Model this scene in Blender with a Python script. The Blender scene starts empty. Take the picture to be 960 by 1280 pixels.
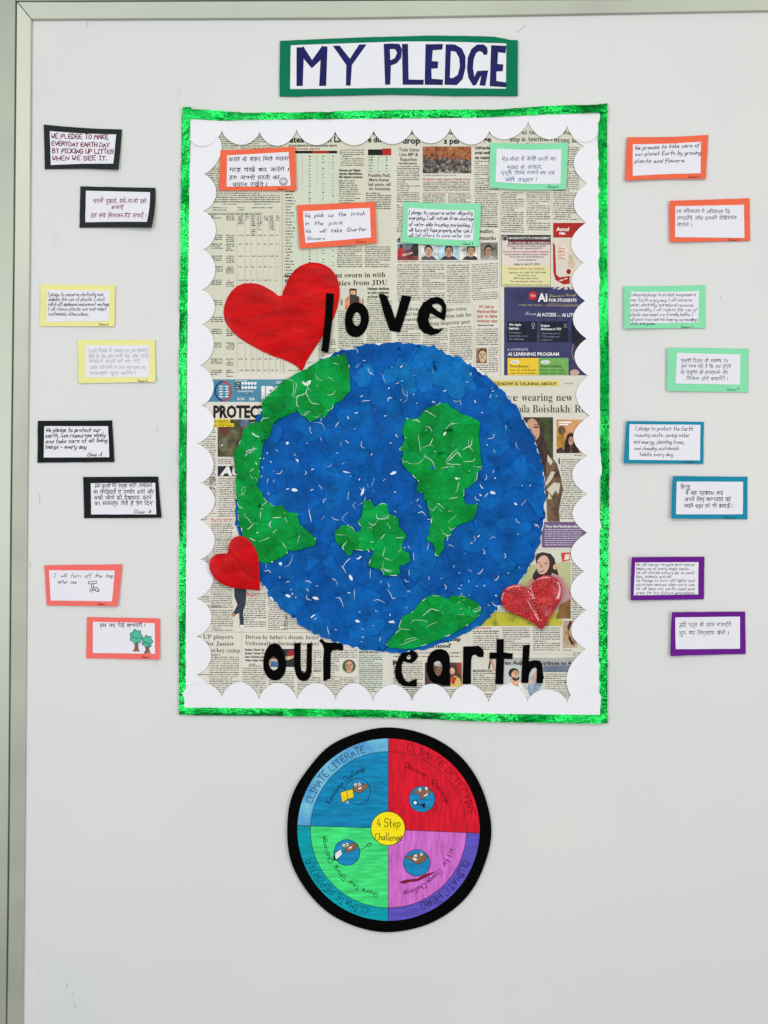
import bpy, math, random, re
from mathutils import Vector, noise
from mathutils.geometry import delaunay_2d_cdt, tessellate_polygon
random.seed(7)
scene = bpy.context.scene
U = 0.002                                   # metres per unit of the wall plan
def P(x, y, z=0.0):                         # wall plan (x right, y down, z out of the wall) -> world
    return Vector(((x-480)*U, -z*U, (640-y)*U))

# ------------------------------------------------------------------ camera, world, lights, exposure
DIST = 3.4
cd = bpy.data.cameras.new('camera'); cam = bpy.data.objects.new('camera', cd)
scene.collection.objects.link(cam); scene.camera = cam
cam.location = (0, -DIST, 0); cam.rotation_euler = (math.pi/2, 0, 0)
cd.sensor_fit = 'VERTICAL'; cd.sensor_height = 24
cd.lens = 24*DIST/(1280*U); cd.clip_end = 100; cd.clip_start = 0.05
world = bpy.data.worlds.new('World'); scene.world = world; world.use_nodes = True
wn = world.node_tree; wbg = wn.nodes['Background']
tc = wn.nodes.new('ShaderNodeTexCoord'); sp = wn.nodes.new('ShaderNodeSeparateXYZ')
mr = wn.nodes.new('ShaderNodeMapRange'); mr.inputs[1].default_value = -1; mr.inputs[2].default_value = 1
cr = wn.nodes.new('ShaderNodeValToRGB')
cr.color_ramp.elements[0].color = (.26, .26, .25, 1); cr.color_ramp.elements[1].color = (.98, .99, .98, 1)
wn.links.new(tc.outputs['Generated'], sp.inputs[0]); wn.links.new(sp.outputs[2], mr.inputs[0])
wn.links.new(mr.outputs[0], cr.inputs[0]); wn.links.new(cr.outputs[0], wbg.inputs[0])
wbg.inputs[1].default_value = 0.58
def area(name, loc, target, w, h, power, color=(1, 1, 1)):
    l = bpy.data.lights.new(name, 'AREA'); l.shape = 'RECTANGLE'; l.size = w; l.size_y = h
    l.energy = power; l.color = color
    o = bpy.data.objects.new(name, l); scene.collection.objects.link(o); o.location = loc
    o.rotation_euler = (Vector(target)-Vector(loc)).to_track_quat('-Z', 'Y').to_euler()
    return o
area('upper_light', (0.4, -4.6, 2.3), (0, 0, -.2), 2.6, .8, 72, (1, .99, .96))  # unseen area lamps, added behind the camera to light the board and glint in foil
area('left_light', (-2.5, -4.6, 0.1), (0, 0, -.6), 1.0, 2.4, 80, (.96, .98, 1))
area('side_light', (2.9, -4.4, -.2), (0, 0, -.7), .8, 2.0, 66, (1, .99, .97))
scene.view_settings.view_transform = 'Standard'; scene.view_settings.look = 'None'
scene.view_settings.exposure = 0.0; scene.view_settings.gamma = 1.0

# ------------------------------------------------------------------ materials
def lin(c):
    c = c/255.0
    return c/12.92 if c <= .04045 else ((c+.055)/1.055)**2.4
def L3(c): return (lin(c[0]), lin(c[1]), lin(c[2]), 1)
_mc = {}
def paper(c, rough=.75, spec=.15, var=.06, vs=9, bump=.12, bs=160, name='paper', streak=None, grain=0):
    """paper, card, foam or print of colour c (sRGB 0-255), with slight unevenness and relief"""
    key = (tuple(c), rough, spec, var, vs, bump, bs, streak, grain)
    if key in _mc: return _mc[key]
    m = bpy.data.materials.new(name); m.use_nodes = True; nt = m.node_tree; b = nt.nodes['Principled BSDF']
    b.inputs['Roughness'].default_value = rough; b.inputs['Specular IOR Level'].default_value = min(spec, .12)
    t = nt.nodes.new('ShaderNodeTexCoord'); mp = nt.nodes.new('ShaderNodeMapping')
    nt.links.new(t.outputs['Object'], mp.inputs[0])
    n = nt.nodes.new('ShaderNodeTexNoise'); n.inputs['Scale'].default_value = vs; n.inputs['Detail'].default_value = 5
    nt.links.new(mp.outputs[0], n.inputs[0])
    if streak: mp.inputs['Scale'].default_value = streak
    r = nt.nodes.new('ShaderNodeMapRange'); r.inputs[1].default_value = .3; r.inputs[2].default_value = .7
    r.inputs[3].default_value = 1-var; r.inputs[4].default_value = 1+var
    nt.links.new(n.outputs[0], r.inputs[0])
    mx = nt.nodes.new('ShaderNodeVectorMath'); mx.operation = 'SCALE'; mx.inputs[0].default_value = L3(c)[:3]
    nt.links.new(r.outputs[0], mx.inputs['Scale']); nt.links.new(mx.outputs[0], b.inputs['Base Color'])
    if bump:
        n2 = nt.nodes.new('ShaderNodeTexNoise'); n2.inputs['Scale'].default_value = bs; n2.inputs['Detail'].default_value = 4
        nt.links.new(t.outputs['Object'], n2.inputs[0])
        bp = nt.nodes.new('ShaderNodeBump'); bp.inputs['Strength'].default_value = bump; bp.inputs['Distance'].default_value = .002
        nt.links.new(n2.outputs[0], bp.inputs['Height']); nt.links.new(bp.outputs[0], b.inputs['Normal'])
    _mc[key] = m
    return m
_ic = {}
def ink(c):
    m = paper(c, .7, .2, .10, 60, 0, name='ink'); _ic[m.name] = c; return m
def grainy(m):
    c = _ic.get(m.name)
    if c is None: return m
    return mottled((tuple(int(v*.55) for v in c), c, tuple(min(255, int(v*1.2+8)) for v in c)), 52)
def mottled(cols, scale=60, name='halftone_print', detail=6, streak=None):
    key = ('mot', tuple(cols), scale, streak)
    if key in _mc: return _mc[key]
    m = bpy.data.materials.new(name); m.use_nodes = True; nt = m.node_tree; b = nt.nodes['Principled BSDF']
    b.inputs['Roughness'].default_value = .6; b.inputs['Specular IOR Level'].default_value = .25
    t = nt.nodes.new('ShaderNodeTexCoord'); mp = nt.nodes.new('ShaderNodeMapping')
    if streak: mp.inputs['Scale'].default_value = streak
    n = nt.nodes.new('ShaderNodeTexNoise'); n.inputs['Scale'].default_value = scale; n.inputs['Detail'].default_value = detail
    n.inputs['Roughness'].default_value = .7
    nt.links.new(t.outputs['Object'], mp.inputs[0]); nt.links.new(mp.outputs[0], n.inputs[0])
    cr = nt.nodes.new('ShaderNodeValToRGB'); el = cr.color_ramp.elements
    while len(el) < len(cols): el.new(.5)
    for i, c in enumerate(cols):
        el[i].position = .3+.4*i/(len(cols)-1); el[i].color = L3(c)
    nt.links.new(n.outputs[0], cr.inputs[0]); nt.links.new(cr.outputs[0], b.inputs['Base Color'])
    _mc[key] = m
    return m

def foil_material(name, c, c2, dots=True, rough=.28):
    m = bpy.data.materials.new(name); m.use_nodes = True; nt = m.node_tree; b = nt.nodes['Principled BSDF']
    b.inputs['Metallic'].default_value = .95; b.inputs['Roughness'].default_value = .2
    t = nt.nodes.new('ShaderNodeTexCoord')
    n = nt.nodes.new('ShaderNodeTexNoise'); n.inputs['Scale'].default_value = 7; n.inputs['Detail'].default_value = 3
    nt.links.new(t.outputs['Object'], n.inputs[0])
    r = nt.nodes.new('ShaderNodeValToRGB'); r.color_ramp.elements[0].position = .42; r.color_ramp.elements[1].position = .6  # dark and bright reflective stretches of the foil, put into its base colour
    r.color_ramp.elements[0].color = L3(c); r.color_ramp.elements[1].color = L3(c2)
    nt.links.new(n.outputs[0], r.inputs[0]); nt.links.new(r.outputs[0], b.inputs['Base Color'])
    n2 = nt.nodes.new('ShaderNodeTexNoise'); n2.inputs['Scale'].default_value = 45; n2.inputs['Detail'].default_value = 3
    n2.inputs['Distortion'].default_value = 1.2
    nt.links.new(t.outputs['Object'], n2.inputs[0])
    bp = nt.nodes.new('ShaderNodeBump'); bp.inputs['Strength'].default_value = .8; bp.inputs['Distance'].default_value = .005
    nt.links.new(n2.outputs[0], bp.inputs['Height'])
    if dots:
        v = nt.nodes.new('ShaderNodeTexVoronoi'); v.inputs['Scale'].default_value = 260; v.inputs['Randomness'].default_value = .15
        mp = nt.nodes.new('ShaderNodeMapping'); mp.inputs['Rotation'].default_value = (0, math.radians(45), 0)
        nt.links.new(t.outputs['Object'], mp.inputs[0]); nt.links.new(mp.outputs[0], v.inputs[0])
        b2 = nt.nodes.new('ShaderNodeBump'); b2.inputs['Strength'].default_value = .6; b2.inputs['Distance'].default_value = .0016
        nt.links.new(v.outputs['Distance'], b2.inputs['Height']); nt.links.new(bp.outputs[0], b2.inputs['Normal'])
        nt.links.new(b2.outputs[0], b.inputs['Normal'])
    else: nt.links.new(bp.outputs[0], b.inputs['Normal'])
    return m

def board_material():
    m = bpy.data.materials.new('white_laminate'); m.use_nodes = True; nt = m.node_tree; b = nt.nodes['Principled BSDF']
    b.inputs['Roughness'].default_value = .42; b.inputs['Specular IOR Level'].default_value = .25
    t = nt.nodes.new('ShaderNodeTexCoord')
    n = nt.nodes.new('ShaderNodeTexNoise'); n.inputs['Scale'].default_value = 1.4; n.inputs['Detail'].default_value = 3
    nt.links.new(t.outputs['Object'], n.inputs[0])
    r = nt.nodes.new('ShaderNodeValToRGB'); e = r.color_ramp.elements
    e[0].position = .35; e[0].color = L3((213, 216, 214)); e[1].position = .65; e[1].color = L3((219, 218, 217))
    nt.links.new(n.outputs[0], r.inputs[0])
    # smudges: sparse, stretched grey rubs
    mp = nt.nodes.new('ShaderNodeMapping'); mp.inputs['Scale'].default_value = (9, 9, 4)
    n2 = nt.nodes.new('ShaderNodeTexNoise'); n2.inputs['Scale'].default_value = 1.6; n2.inputs['Detail'].default_value = 7; n2.inputs['Roughness'].default_value = .65
    nt.links.new(t.outputs['Object'], mp.inputs[0]); nt.links.new(mp.outputs[0], n2.inputs[0])
    r2 = nt.nodes.new('ShaderNodeMapRange'); r2.inputs[1].default_value = .66; r2.inputs[2].default_value = .80
    r2.inputs[3].default_value = 0; r2.inputs[4].default_value = .30
    nt.links.new(n2.outputs[0], r2.inputs[0])
    mx = nt.nodes.new('ShaderNodeMix'); mx.data_type = 'RGBA'
    nt.links.new(r2.outputs[0], mx.inputs[0]); nt.links.new(r.outputs[0], mx.inputs[6]); mx.inputs[7].default_value = L3((150, 152, 150))
    nt.links.new(mx.outputs[2], b.inputs['Base Color'])
    n3 = nt.nodes.new('ShaderNodeTexNoise'); n3.inputs['Scale'].default_value = 6; n3.inputs['Detail'].default_value = 2
    nt.links.new(t.outputs['Object'], n3.inputs[0])
    bp = nt.nodes.new('ShaderNodeBump'); bp.inputs['Strength'].default_value = .10; bp.inputs['Distance'].default_value = .004
    nt.links.new(n3.outputs[0], bp.inputs['Height']); nt.links.new(bp.outputs[0], b.inputs['Normal'])
    return m
def metal_material(c):
    m = bpy.data.materials.new('anodised_aluminium'); m.use_nodes = True; nt = m.node_tree; b = nt.nodes['Principled BSDF']
    b.inputs['Roughness'].default_value = .4; b.inputs['Metallic'].default_value = .55; b.inputs['Base Color'].default_value = L3(c)
    t = nt.nodes.new('ShaderNodeTexCoord')
    n = nt.nodes.new('ShaderNodeTexNoise'); n.inputs['Scale'].default_value = 3; n.inputs['Detail'].default_value = 6
    nt.links.new(t.outputs['Object'], n.inputs[0])
    r = nt.nodes.new('ShaderNodeValToRGB'); e = r.color_ramp.elements
    e[0].position = .3; e[0].color = L3([v*.95 for v in c]); e[1].position = .7; e[1].color = L3([min(255, v*1.05) for v in c])
    nt.links.new(n.outputs[0], r.inputs[0]); nt.links.new(r.outputs[0], b.inputs['Base Color'])
    r3 = nt.nodes.new('ShaderNodeMapRange'); r3.inputs[3].default_value = .35; r3.inputs[4].default_value = .6
    nt.links.new(n.outputs[0], r3.inputs[0]); nt.links.new(r3.outputs[0], b.inputs['Roughness'])
    return m

# ------------------------------------------------------------------ object helpers
C = scene.collection
def tag(o, label=None, cat=None, group=None, kind=None):
    if label: o['label'] = label
    if cat: o['category'] = cat
    if group: o['group'] = group
    if kind: o['kind'] = kind
    return o
def thing(name, x, y, label, cat, group=None, z=0):
    o = bpy.data.objects.new(name, None); C.objects.link(o); o.location = P(x, y, z)
    o.empty_display_size = .02
    return tag(o, label, cat, group)
class MB:
    """collects polygons in wall-plan coordinates; build() links them as one mesh object"""
    def __init__(s): s.v = []; s.f = []; s.m = []; s.mats = []; s.zf = None
    def mi(s, mat):
        if mat not in s.mats: s.mats.append(mat)
        return s.mats.index(mat)
    def add(s, vs, fs, mat):
        k = len(s.v); s.v += vs; i = s.mi(mat)
        for f in fs: s.f.append([a+k for a in f]); s.m.append(i)
    def build(s, name, parent=None, origin=None, smooth=False, kind=None, label=None):
        me = bpy.data.meshes.new(name)
        root = parent
        while root is not None and root.parent is not None: root = root.parent
        og = root.location.copy() if root is not None else (origin if origin is not None else Vector((0, 0, 0)))
        me.from_pydata([P(*v)-og for v in s.v], [], s.f)
        for m in s.mats: me.materials.append(m)
        me.polygons.foreach_set('material_index', s.m)
        if smooth: me.polygons.foreach_set('use_smooth', [True]*len(me.polygons))
        me.update()
        o = bpy.data.objects.new(name, me); C.objects.link(o)
        if parent is not None: o.parent = parent
        else: o.location = og
        if kind: o['kind'] = kind
        if label: o['label'] = label
        return o

def inside(p, poly):
    x, y = p; c = False; j = len(poly)-1
    for i in range(len(poly)):
        xi, yi = poly[i]; xj, yj = poly[j]
        if (yi > y) != (yj > y) and x < (xj-xi)*(y-yi)/(yj-yi)+xi: c = not c
        j = i
    return c
def smooth_poly(pts, n=1, closed=True):
    for _ in range(n):
        q = []
        m = len(pts)
        rng = range(m) if closed else range(m-1)
        if not closed: q.append(pts[0])
        for i in rng:
            a = pts[i]; b = pts[(i+1) % m]
            q.append((a[0]*.75+b[0]*.25, a[1]*.75+b[1]*.25)); q.append((a[0]*.25+b[0]*.75, a[1]*.25+b[1]*.75))
        if not closed: q.append(pts[-1])
        pts = q
    return pts
def jitter(pts, seg=6, amp=.3):
    """subdivide the edges of a closed outline and wobble them as scissors do"""
    q = []
    for i, a in enumerate(pts):
        b = pts[(i+1) % len(pts)]; d = math.hypot(b[0]-a[0], b[1]-a[1]); n = max(1, int(d/seg))
        for k in range(n):
            t = k/n; x = a[0]+(b[0]-a[0])*t; y = a[1]+(b[1]-a[1])*t
            w = noise.noise_vector(Vector((x*.11, y*.11, 3.3)))*amp
            q.append((x+w.x, y+w.y))
    return q
def sheet(mb, outline, z, thick, mat, holes=(), step=None, side=None):
    """a cut sheet: front face triangulated (with interior points if step), edge walls down by thick; z is a number or f(x,y)"""
    zf = z if callable(z) else (lambda x, y: z)
    pts = [Vector(p) for p in outline]; edges = []; n0 = len(pts)
    faces = [list(range(n0))]
    for h in holes:
        k = len(pts); pts += [Vector(p) for p in h]; faces.append(list(range(k, k+len(h))))
    for f in faces:
        edges += [(f[i], f[(i+1) % len(f)]) for i in range(len(f))]
    if step:
        xs = [p[0] for p in outline]; ys = [p[1] for p in outline]
        y = min(ys)+step/2
        while y < max(ys):
            x = min(xs)+step/2
            while x < max(xs):
                if inside((x, y), outline) and not any(inside((x, y), h) for h in holes): pts.append(Vector((x, y)))
                x += step
            y += step
    vo, eo, fo, *_ = delaunay_2d_cdt(pts, edges, [], 0, 1e-5)
    fs = []
    for f in fo:
        cx = sum(vo[i].x for i in f)/len(f); cy = sum(vo[i].y for i in f)/len(f)
        if inside((cx, cy), outline) and not any(inside((cx, cy), h) for h in holes):
            a, b, c = [vo[i] for i in f[:3]]
            fs.append(list(f) if (b-a).cross(c-a) < 0 else list(reversed(f)))
    mb.add([(v.x, v.y, zf(v.x, v.y)) for v in vo], fs, mat)
    if thick:
        for loop in [outline]+list(holes):
            n = len(loop); vs = []
            for p in loop: vs.append((p[0], p[1], zf(*p))); vs.append((p[0], p[1], zf(*p)-thick))
            mb.add(vs, [[2*i, 2*((i+1) % n), 2*((i+1) % n)+1, 2*i+1] for i in range(n)], side or mat)
def flat(mb, pts, z, mat):
    zf = z if callable(z) else (lambda x, y: z)
    bx = max(p[0] for p in pts)-min(p[0] for p in pts); by = max(p[1] for p in pts)-min(p[1] for p in pts)
    if callable(z) and max(bx, by) > 13 and min(bx, by) > 1.5:
        sheet(mb, jitter(pts, 6, 0), z, 0, mat, step=6); return
    if len(pts) > 4:
        tri = tessellate_polygon([[Vector((p[0], p[1], 0)) for p in pts]])
        mb.add([(p[0], p[1], zf(*p)) for p in pts], [list(t) for t in tri], mat)
    else: mb.add([(p[0], p[1], zf(*p)) for p in pts], [list(range(len(pts)))], mat)
def rect(mb, x0, y0, x1, y1, z, mat): flat(mb, [(x0, y0), (x1, y0), (x1, y1), (x0, y1)], z, mat)
def ell(cx, cy, rx, ry, n=20, rot=0):
    c, s = math.cos(rot), math.sin(rot)
    return [(cx+rx*math.cos(a)*c-ry*math.sin(a)*s, cy+rx*math.cos(a)*s+ry*math.sin(a)*c) for a in [2*math.pi*i/n for i in range(n)]]
_zz = [0]
def stroke(mb, pts, w, z, mat, closed=False):
    """ribbon along a polyline, mitred so that nothing overlaps"""
    _zz[0] = (_zz[0]+1) % 6
    zf = z if callable(z) else (lambda x, y: z)
    dz = _zz[0]*.012
    p = [pts[0]]
    for q in pts[1:]:
        if math.hypot(q[0]-p[-1][0], q[1]-p[-1][1]) > 1e-3: p.append(q)
    if len(p) < 2: p = [p[0], (p[0][0]+w*.7, p[0][1]+w*.3)]
    if closed: p = p+[p[0]]
    vs = []
    n = len(p)
    for i in range(n):
        a = p[i-1] if i > 0 else (p[-2] if closed else p[0]); b = p[i]; c = p[i+1] if i < n-1 else (p[1] if closed else p[-1])
        d1 = Vector((b[0]-a[0], b[1]-a[1])); d2 = Vector((c[0]-b[0], c[1]-b[1]))
        if d1.length < 1e-6: d1 = d2.copy()
        if d2.length < 1e-6: d2 = d1.copy()
        d1.normalize(); d2.normalize(); t = d1+d2
        t = t.normalized() if t.length > .2 else d1
        nx, ny = -t.y, t.x
        k = 1/max(.6, abs(nx*-d1.y+ny*d1.x)); hw = w/2*k
        e = 0
        if not closed and i == 0: e = -w*.4
        if not closed and i == n-1: e = w*.4
        bx, by = b[0]+t.x*e, b[1]+t.y*e
        for s in (1, -1):
            x, y = bx+nx*hw*s, by+ny*hw*s; vs.append((x, y, zf(x, y)+dz))
    mb.add(vs, [[2*i, 2*i+2, 2*i+3, 2*i+1] for i in range(n-1)], mat)

# ------------------------------------------------------------------ built-in font lettering
_tc = {}
def glyphs(s, off=0.0):
    key = (s, off)
    if key not in _tc:
        c = bpy.data.curves.new('t', 'FONT'); c.body = s; c.size = 1; c.resolution_u = 2; c.offset = off
        o = bpy.data.objects.new('t', c); me = o.to_mesh()
        v = [(a.co.x, a.co.y) for a in me.vertices]; f = [list(p.vertices) for p in me.polygons]
        o.to_mesh_clear(); bpy.data.objects.remove(o); bpy.data.curves.remove(c)
        _tc[key] = (v, f)
    return _tc[key]
def serif(s): return ''.join(chr(0x1D400+ord(c)-65) if 'A' <= c <= 'Z' else chr(0x1D41A+ord(c)-97) if 'a' <= c <= 'z' else c for c in s)
def script(s): return ''.join(chr(0x1D4D0+ord(c)-65) if 'A' <= c <= 'Z' else chr(0x1D4EA+ord(c)-97) if 'a' <= c <= 'z' else c for c in s)
def text(mb, s, x0, y, x1, cap, z, mat, off=0.0, rot=0.0, shear=0.0, font=None, wob=0.0):
    """printed line: baseline at y, fitted between x0 and x1 (or natural width when x1 is None), capital height cap"""
    if font == 'serif': s = serif(s)
    if font == 'script': s = script(s)
    v, f = glyphs(s, off)
    if not v: return
    k = cap/.70
    lo = min(a[0] for a in v); hi = max(a[0] for a in v)
    kx = k if x1 is None else (x1-x0)/max(1e-6, hi-lo)
    zf = z if callable(z) else (lambda x, y: z)
    cr_, sr_ = math.cos(rot), math.sin(rot); out = []
    for a in v:
        X = (a[0]-lo)*kx+a[1]*k*shear; Y = -a[1]*k
        x = x0+X*cr_-Y*sr_; yy = y+X*sr_+Y*cr_
        if wob: w_ = noise.noise_vector(Vector((x*.33, yy*.33, cap)))*wob; x += w_.x; yy += w_.y
        out.append((x, yy, zf(x, yy)))
    mb.add(out, f, mat)
def hindi(s):                                # reorder the short-i sign in front of its consonant for an unshaped font
    return re.sub('((?:[\u0915-\u0939]\u093c?\u094d)*[\u0915-\u0939\u0958-\u095f]\u093c?)\u093f', '\u093f\\1', s)
def hwrite(mb, s, x0, y, x1, h, z, mat, off=0.0, rnd=None, slope=0.0):
    """Hindi handwriting: word by word with small jitters of size, slant and height"""
    rnd = rnd or random
    words = hindi(s).split(' '); ws = []
    for w in words:
        v, f = glyphs(w, off); ws.append(max([a[0] for a in v] or [.2])-min([a[0] for a in v] or [0]))
    tot = sum(ws)+.38*(len(ws)-1); kx = (x1-x0)/tot; x = x0
    for w, wl in zip(words, ws):
        j = rnd.uniform(-.35, .35)
        text(mb, w, x, y+j+slope*(x-x0), x+wl*kx, h*rnd.uniform(.94, 1.06), z, mat, off, rot=rnd.uniform(-.03, .03), shear=rnd.uniform(-.02, .14), wob=.9)
        x += (wl+.38)*kx

# ------------------------------------------------------------------ handwriting: one-stroke letters (x y pairs; baseline 3, x-height 6, capitals 9)
HF = dict(zip('abcdefghijklmnopqrstuvwxyz', ['3616050413233536363443', '09032334352605', '35261605041333', '35261605041323343933',
 '0435261605041333', '3929181311 0636', '352616050413233436311101', '0903 0516263533', '0603 0708', '262110 2728', '0903 360433',
 '090413', '0603 05162523 25364543', '0603 0516263533', '261605041323343526', '0601 05162635342303', '361605041323343631',
 '0603 051636', '36160524342303', '19141323 0636', '0604132334 363443', '061336', '0613253346', '0633 3603', '0604132334 36311101', '06360333']))
HF.update(dict(zip('ABCDEFGHIJKLMNOPQRSTUVWXYZ', ['032943 1535', '03092938370636453303', '4839190704133344', '03092947452303', '49090343 0636',
 '490903 0636', '48391907041333444626', '0903 4943 0646', '0929 1913 0323', '1949 3934231304', '0903 490643', '090343', '0309254943',
 '03094349', '29190704133345473929', '030939473606', '29190704133345473929 2543', '030939473606 2643', '48391908063644331304', '0949 2923',
 '090413334449', '092349', '0913263349', '0943 4903', '092649 2623', '09490343'])))
HF.update({'1': '182923', '2': '08192938470343', '3': '09392636443303', '4': '290545 3733', '5': '49090636443303', '6': '391905041333443505',
 '7': '094923', '8': '29383614132334161829', '9': '3626170819393633', '.': '0304', ',': '1302', '-': '0535', '!': '0905 0304', "'": '0908', '/': '0339'})
def hand(mb, s, x0, y, x1, cap, w, z, mat, rnd=None, slope=0.0, slant=.12, wob=.16, place=None):
    """a line of Latin handwriting between x0 and x1, capital height cap, pen width w"""
    rnd = rnd or random
    adv = []; tot = 0
    for ch in s:
        g = HF.get(ch)
        a = 3.0 if g is None else max(int(c) for k in g.split(' ') for c in k[0::2])+1.35
        adv.append(a); tot += a
    kx = (x1-x0)/max(.1, tot-1.3); ky = cap/6.0; X = 0; drift = 0
    for ch, a in zip(s, adv):
        g = HF.get(ch)
        if g:
            sc = rnd.uniform(.9, 1.1); dy = rnd.uniform(-.3, .3)+drift; drift = max(-.5, min(.5, drift+rnd.uniform(-.15, .15)))
            sl = slant+rnd.uniform(-.06, .06)
            for st in g.split(' '):
                pts = [(int(st[i])+rnd.uniform(-wob, wob), (int(st[i+1])-3)*sc+rnd.uniform(-wob, wob)+dy) for i in range(0, len(st), 2)]
                pts = smooth_poly(pts, 1, False) if len(pts) > 2 else pts
                q = [(X+px+py*sl, py) for px, py in pts]
                if place: q = [place(px*kx, py*ky) for px, py in q]
                else: q = [(x0+px*kx, y-py*ky+slope*px*kx) for px, py in q]
                stroke(mb, q, w*rnd.uniform(.85, 1.15), z, mat)
        X += a

# ------------------------------------------------------------------ the setting: wall, board, frame
wallm = paper((196, 198, 188), .8, .2, .04, 4, .3, 60, name='painted_wall')
mb = MB(); sheet(mb, [(-1400, -900), (2400, -900), (2400, 2300), (-1400, 2300)], -14, 0, wallm)
mb.build('wall', kind='structure')
board = thing('display_board', 480, 1500, 'white laminate display board in a grey-green metal frame, everything is stuck on it', 'board')
mb = MB(); sheet(mb, [(8, 2), (1500, 2), (1500, 1700), (8, 1700)], 0, 6, board_material())
mb.build('panel', board)
alu = metal_material((172, 177, 164)); alu2 = metal_material((180, 184, 172)); dark = paper((96, 102, 92), .8, .2, .1, 20, 0, name='frame_gap')
def lerp(a, b, t): return a+(b-a)*t
# slanted inner rails, mitred at the corner;   outer edge (x22->10, y5), inner edge (x40->27, y26->15)
def itp(tab, t):
    for (a, va), (b, vb) in zip(tab, tab[1:]):
        if t <= b: return lerp(va, vb, (t-a)/(b-a))
    (a, va), (b, vb) = tab[-2:]; return va+(vb-va)*(t-a)/(b-a)
def left_out(y): return itp([(-300, 24), (5, 22.7), (100, 22), (320, 20), (630, 16.6), (1100, 13.2), (1280, 10.6)], y)
def left_in(y): return itp([(-300, 42), (26, 40.6), (320, 38.6), (630, 34.8), (1100, 31.3), (1280, 29.3)], y)
def top_out(x): return 5.2-(x-22)*.004
def top_in(x): return 26-1.5*(x-40)/400 if x < 440 else 24.5-9.2*((x-440)/520)
def prism(mb, prof_rows, mat):
    """rows of profile points, joined along"""
    n = len(prof_rows[0]); vs = [p for r in prof_rows for p in r]; fs = []
    for i in range(len(prof_rows)-1):
        for k in range(n-1): fs.append([i*n+k, i*n+k+1, (i+1)*n+k+1, (i+1)*n+k])
    mb.add(vs, fs, mat)
rows = []
for i in range(25):
    y = 26.5+(1700-26.5)*i/24
    a, b = left_out(y), left_in(y)
    if i == 0: rows.append([(left_out(5)+.2, 5.2, -2), (left_out(5)+.2, 5.4, 7.2), (left_out(5)+1.0, 6.2, 8.2), (b-1.2, y-1.2, 4.6), (b, y, 3.8), (b, y, -1)])
    else: rows.append([(a, y, -2), (a, y, 7.2), (a+1.0, y, 8.2), (b-1.2, y, 4.6), (b, y, 3.8), (b, y, -1)])
mb = MB(); prism(mb, rows, alu2); mb.build('frame_rail', board)
rows = []
for i in range(31):
    x = 41.4+(1500-41.4)*i/30
    a, b = top_out(x), top_in(x)
    if i == 0: rows.append([(left_out(5)+1.4, 5.0, -2), (left_out(5)+1.4, 5.0, 7.2), (left_out(5)+2.2, 5.8, 8.2), (x-1.2, b-1.2, 4.6), (x, b, 3.8), (x, b, -1)])
    else: rows.append([(x, a, -2), (x, a, 7.2), (x, a+1.0, 8.2), (x, b-1.2, 4.6), (x, b, 3.8), (x, b, -1)])
mb = MB(); prism(mb, [list(reversed(r)) for r in rows], alu); mb.build('frame_rail', board)
# dark joint lines and the outer frame members
mb = MB(); prism(mb, [[(left_out(y)-1.6, y, 6), (left_out(y)+.5, y, 6)] for y in (-200, 400, 900, 1700)], dark)
prism(mb, [[(x, top_out(x)+.4, 5.9), (x, top_out(x)-1.6, 5.9)] for x in (19, 500, 1500)], dark); mb.build('frame_gap', board)
mb = MB(); prism(mb, [[(-60, y, -12), (-60, y, 10), (left_out(y)-1.3, y, 10), (left_out(y)-.8, y, 9.4), (left_out(y)-.8, y, -2)] for y in (-200, 0, 300, 640, 1000, 1280, 1700)], metal_material((170, 175, 161)))
mb.build('outer_frame', board)
mb = MB(); prism(mb, [list(reversed([(x, -60, -12), (x, -60, 9.6), (x, top_out(x)-1.3, 9.6), (x, top_out(x)-.7, 9), (x, top_out(x)-.7, -2)])) for x in (21.5, 300, 640, 960, 1500)], metal_material((184, 188, 176)))
mb.build('outer_frame', board)
# scratches and pencil marks on the laminate
sm = ink((150, 150, 146)); mb = MB()
for pts in ([(645, 41), (652, 36), (658, 31)], [(37, 702), (38.5, 706), (37.5, 711)], [(83, 1228), (84, 1234)], [(90, 1241), (91.5, 1245)], [(93, 1253), (94.5, 1260)],
            [(900, 370), (901, 372)], [(196, 533), (196.5, 540)], [(49, 618), (50, 630)], [(108, 14+20), (110, 27.6)]):
    stroke(mb, pts, .5, .12, sm)
mb.build('scratch_marks', board, kind='stuff')

# ------------------------------------------------------------------ the newspaper poster
poster = thing('newspaper_poster', 492, 903, 'large newspaper covered poster with white scalloped border and shiny green tape edge', 'poster')
WHITE = paper((233, 233, 238), .6, .3, .015, 8, .08, 90, name='white_chart_paper')
mb = MB(); sheet(mb, [(232, 142), (752, 136), (756, 898), (230, 890)], .7, .6, WHITE); mb.build('chart_paper', poster)
def wav(x, y): return .36*noise.noise(Vector((x*.013, y*.013, 1.7)))+.2*noise.noise(Vector((x*.04, y*.03, 5)))
def zn(k): return lambda x, y: 1.55+wav(x, y)+.07*k
def newsprint(c): return paper(c, .85, .12, .045, 5, .35, 30, name='newsprint')
NP = [newsprint((211, 211, 192)), newsprint((215, 213, 199)), newsprint((219, 215, 203)), newsprint((214, 211, 198))]
NS = []
for i, (ol, m) in enumerate(zip([[(243, 155), (491, 155), (491.5, 469), (243, 469)], [(489, 152), (742, 150), (742, 471.5), (489.5, 471.5)],
                 [(242, 466), (488, 468), (488, 884), (242, 884)], [(484, 470), (742, 470), (742, 886), (484, 886)]], NP)):
    mb = MB(); zz = lambda x, y, i=i: 1.40+wav(x, y)+.035*i
    sheet(mb, jitter(ol, 12, .4), zz, .25, m, step=14)
    NS.append(mb.build('newspaper_sheet', poster, smooth=False))
UL, UR, LL, LR = NS
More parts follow.
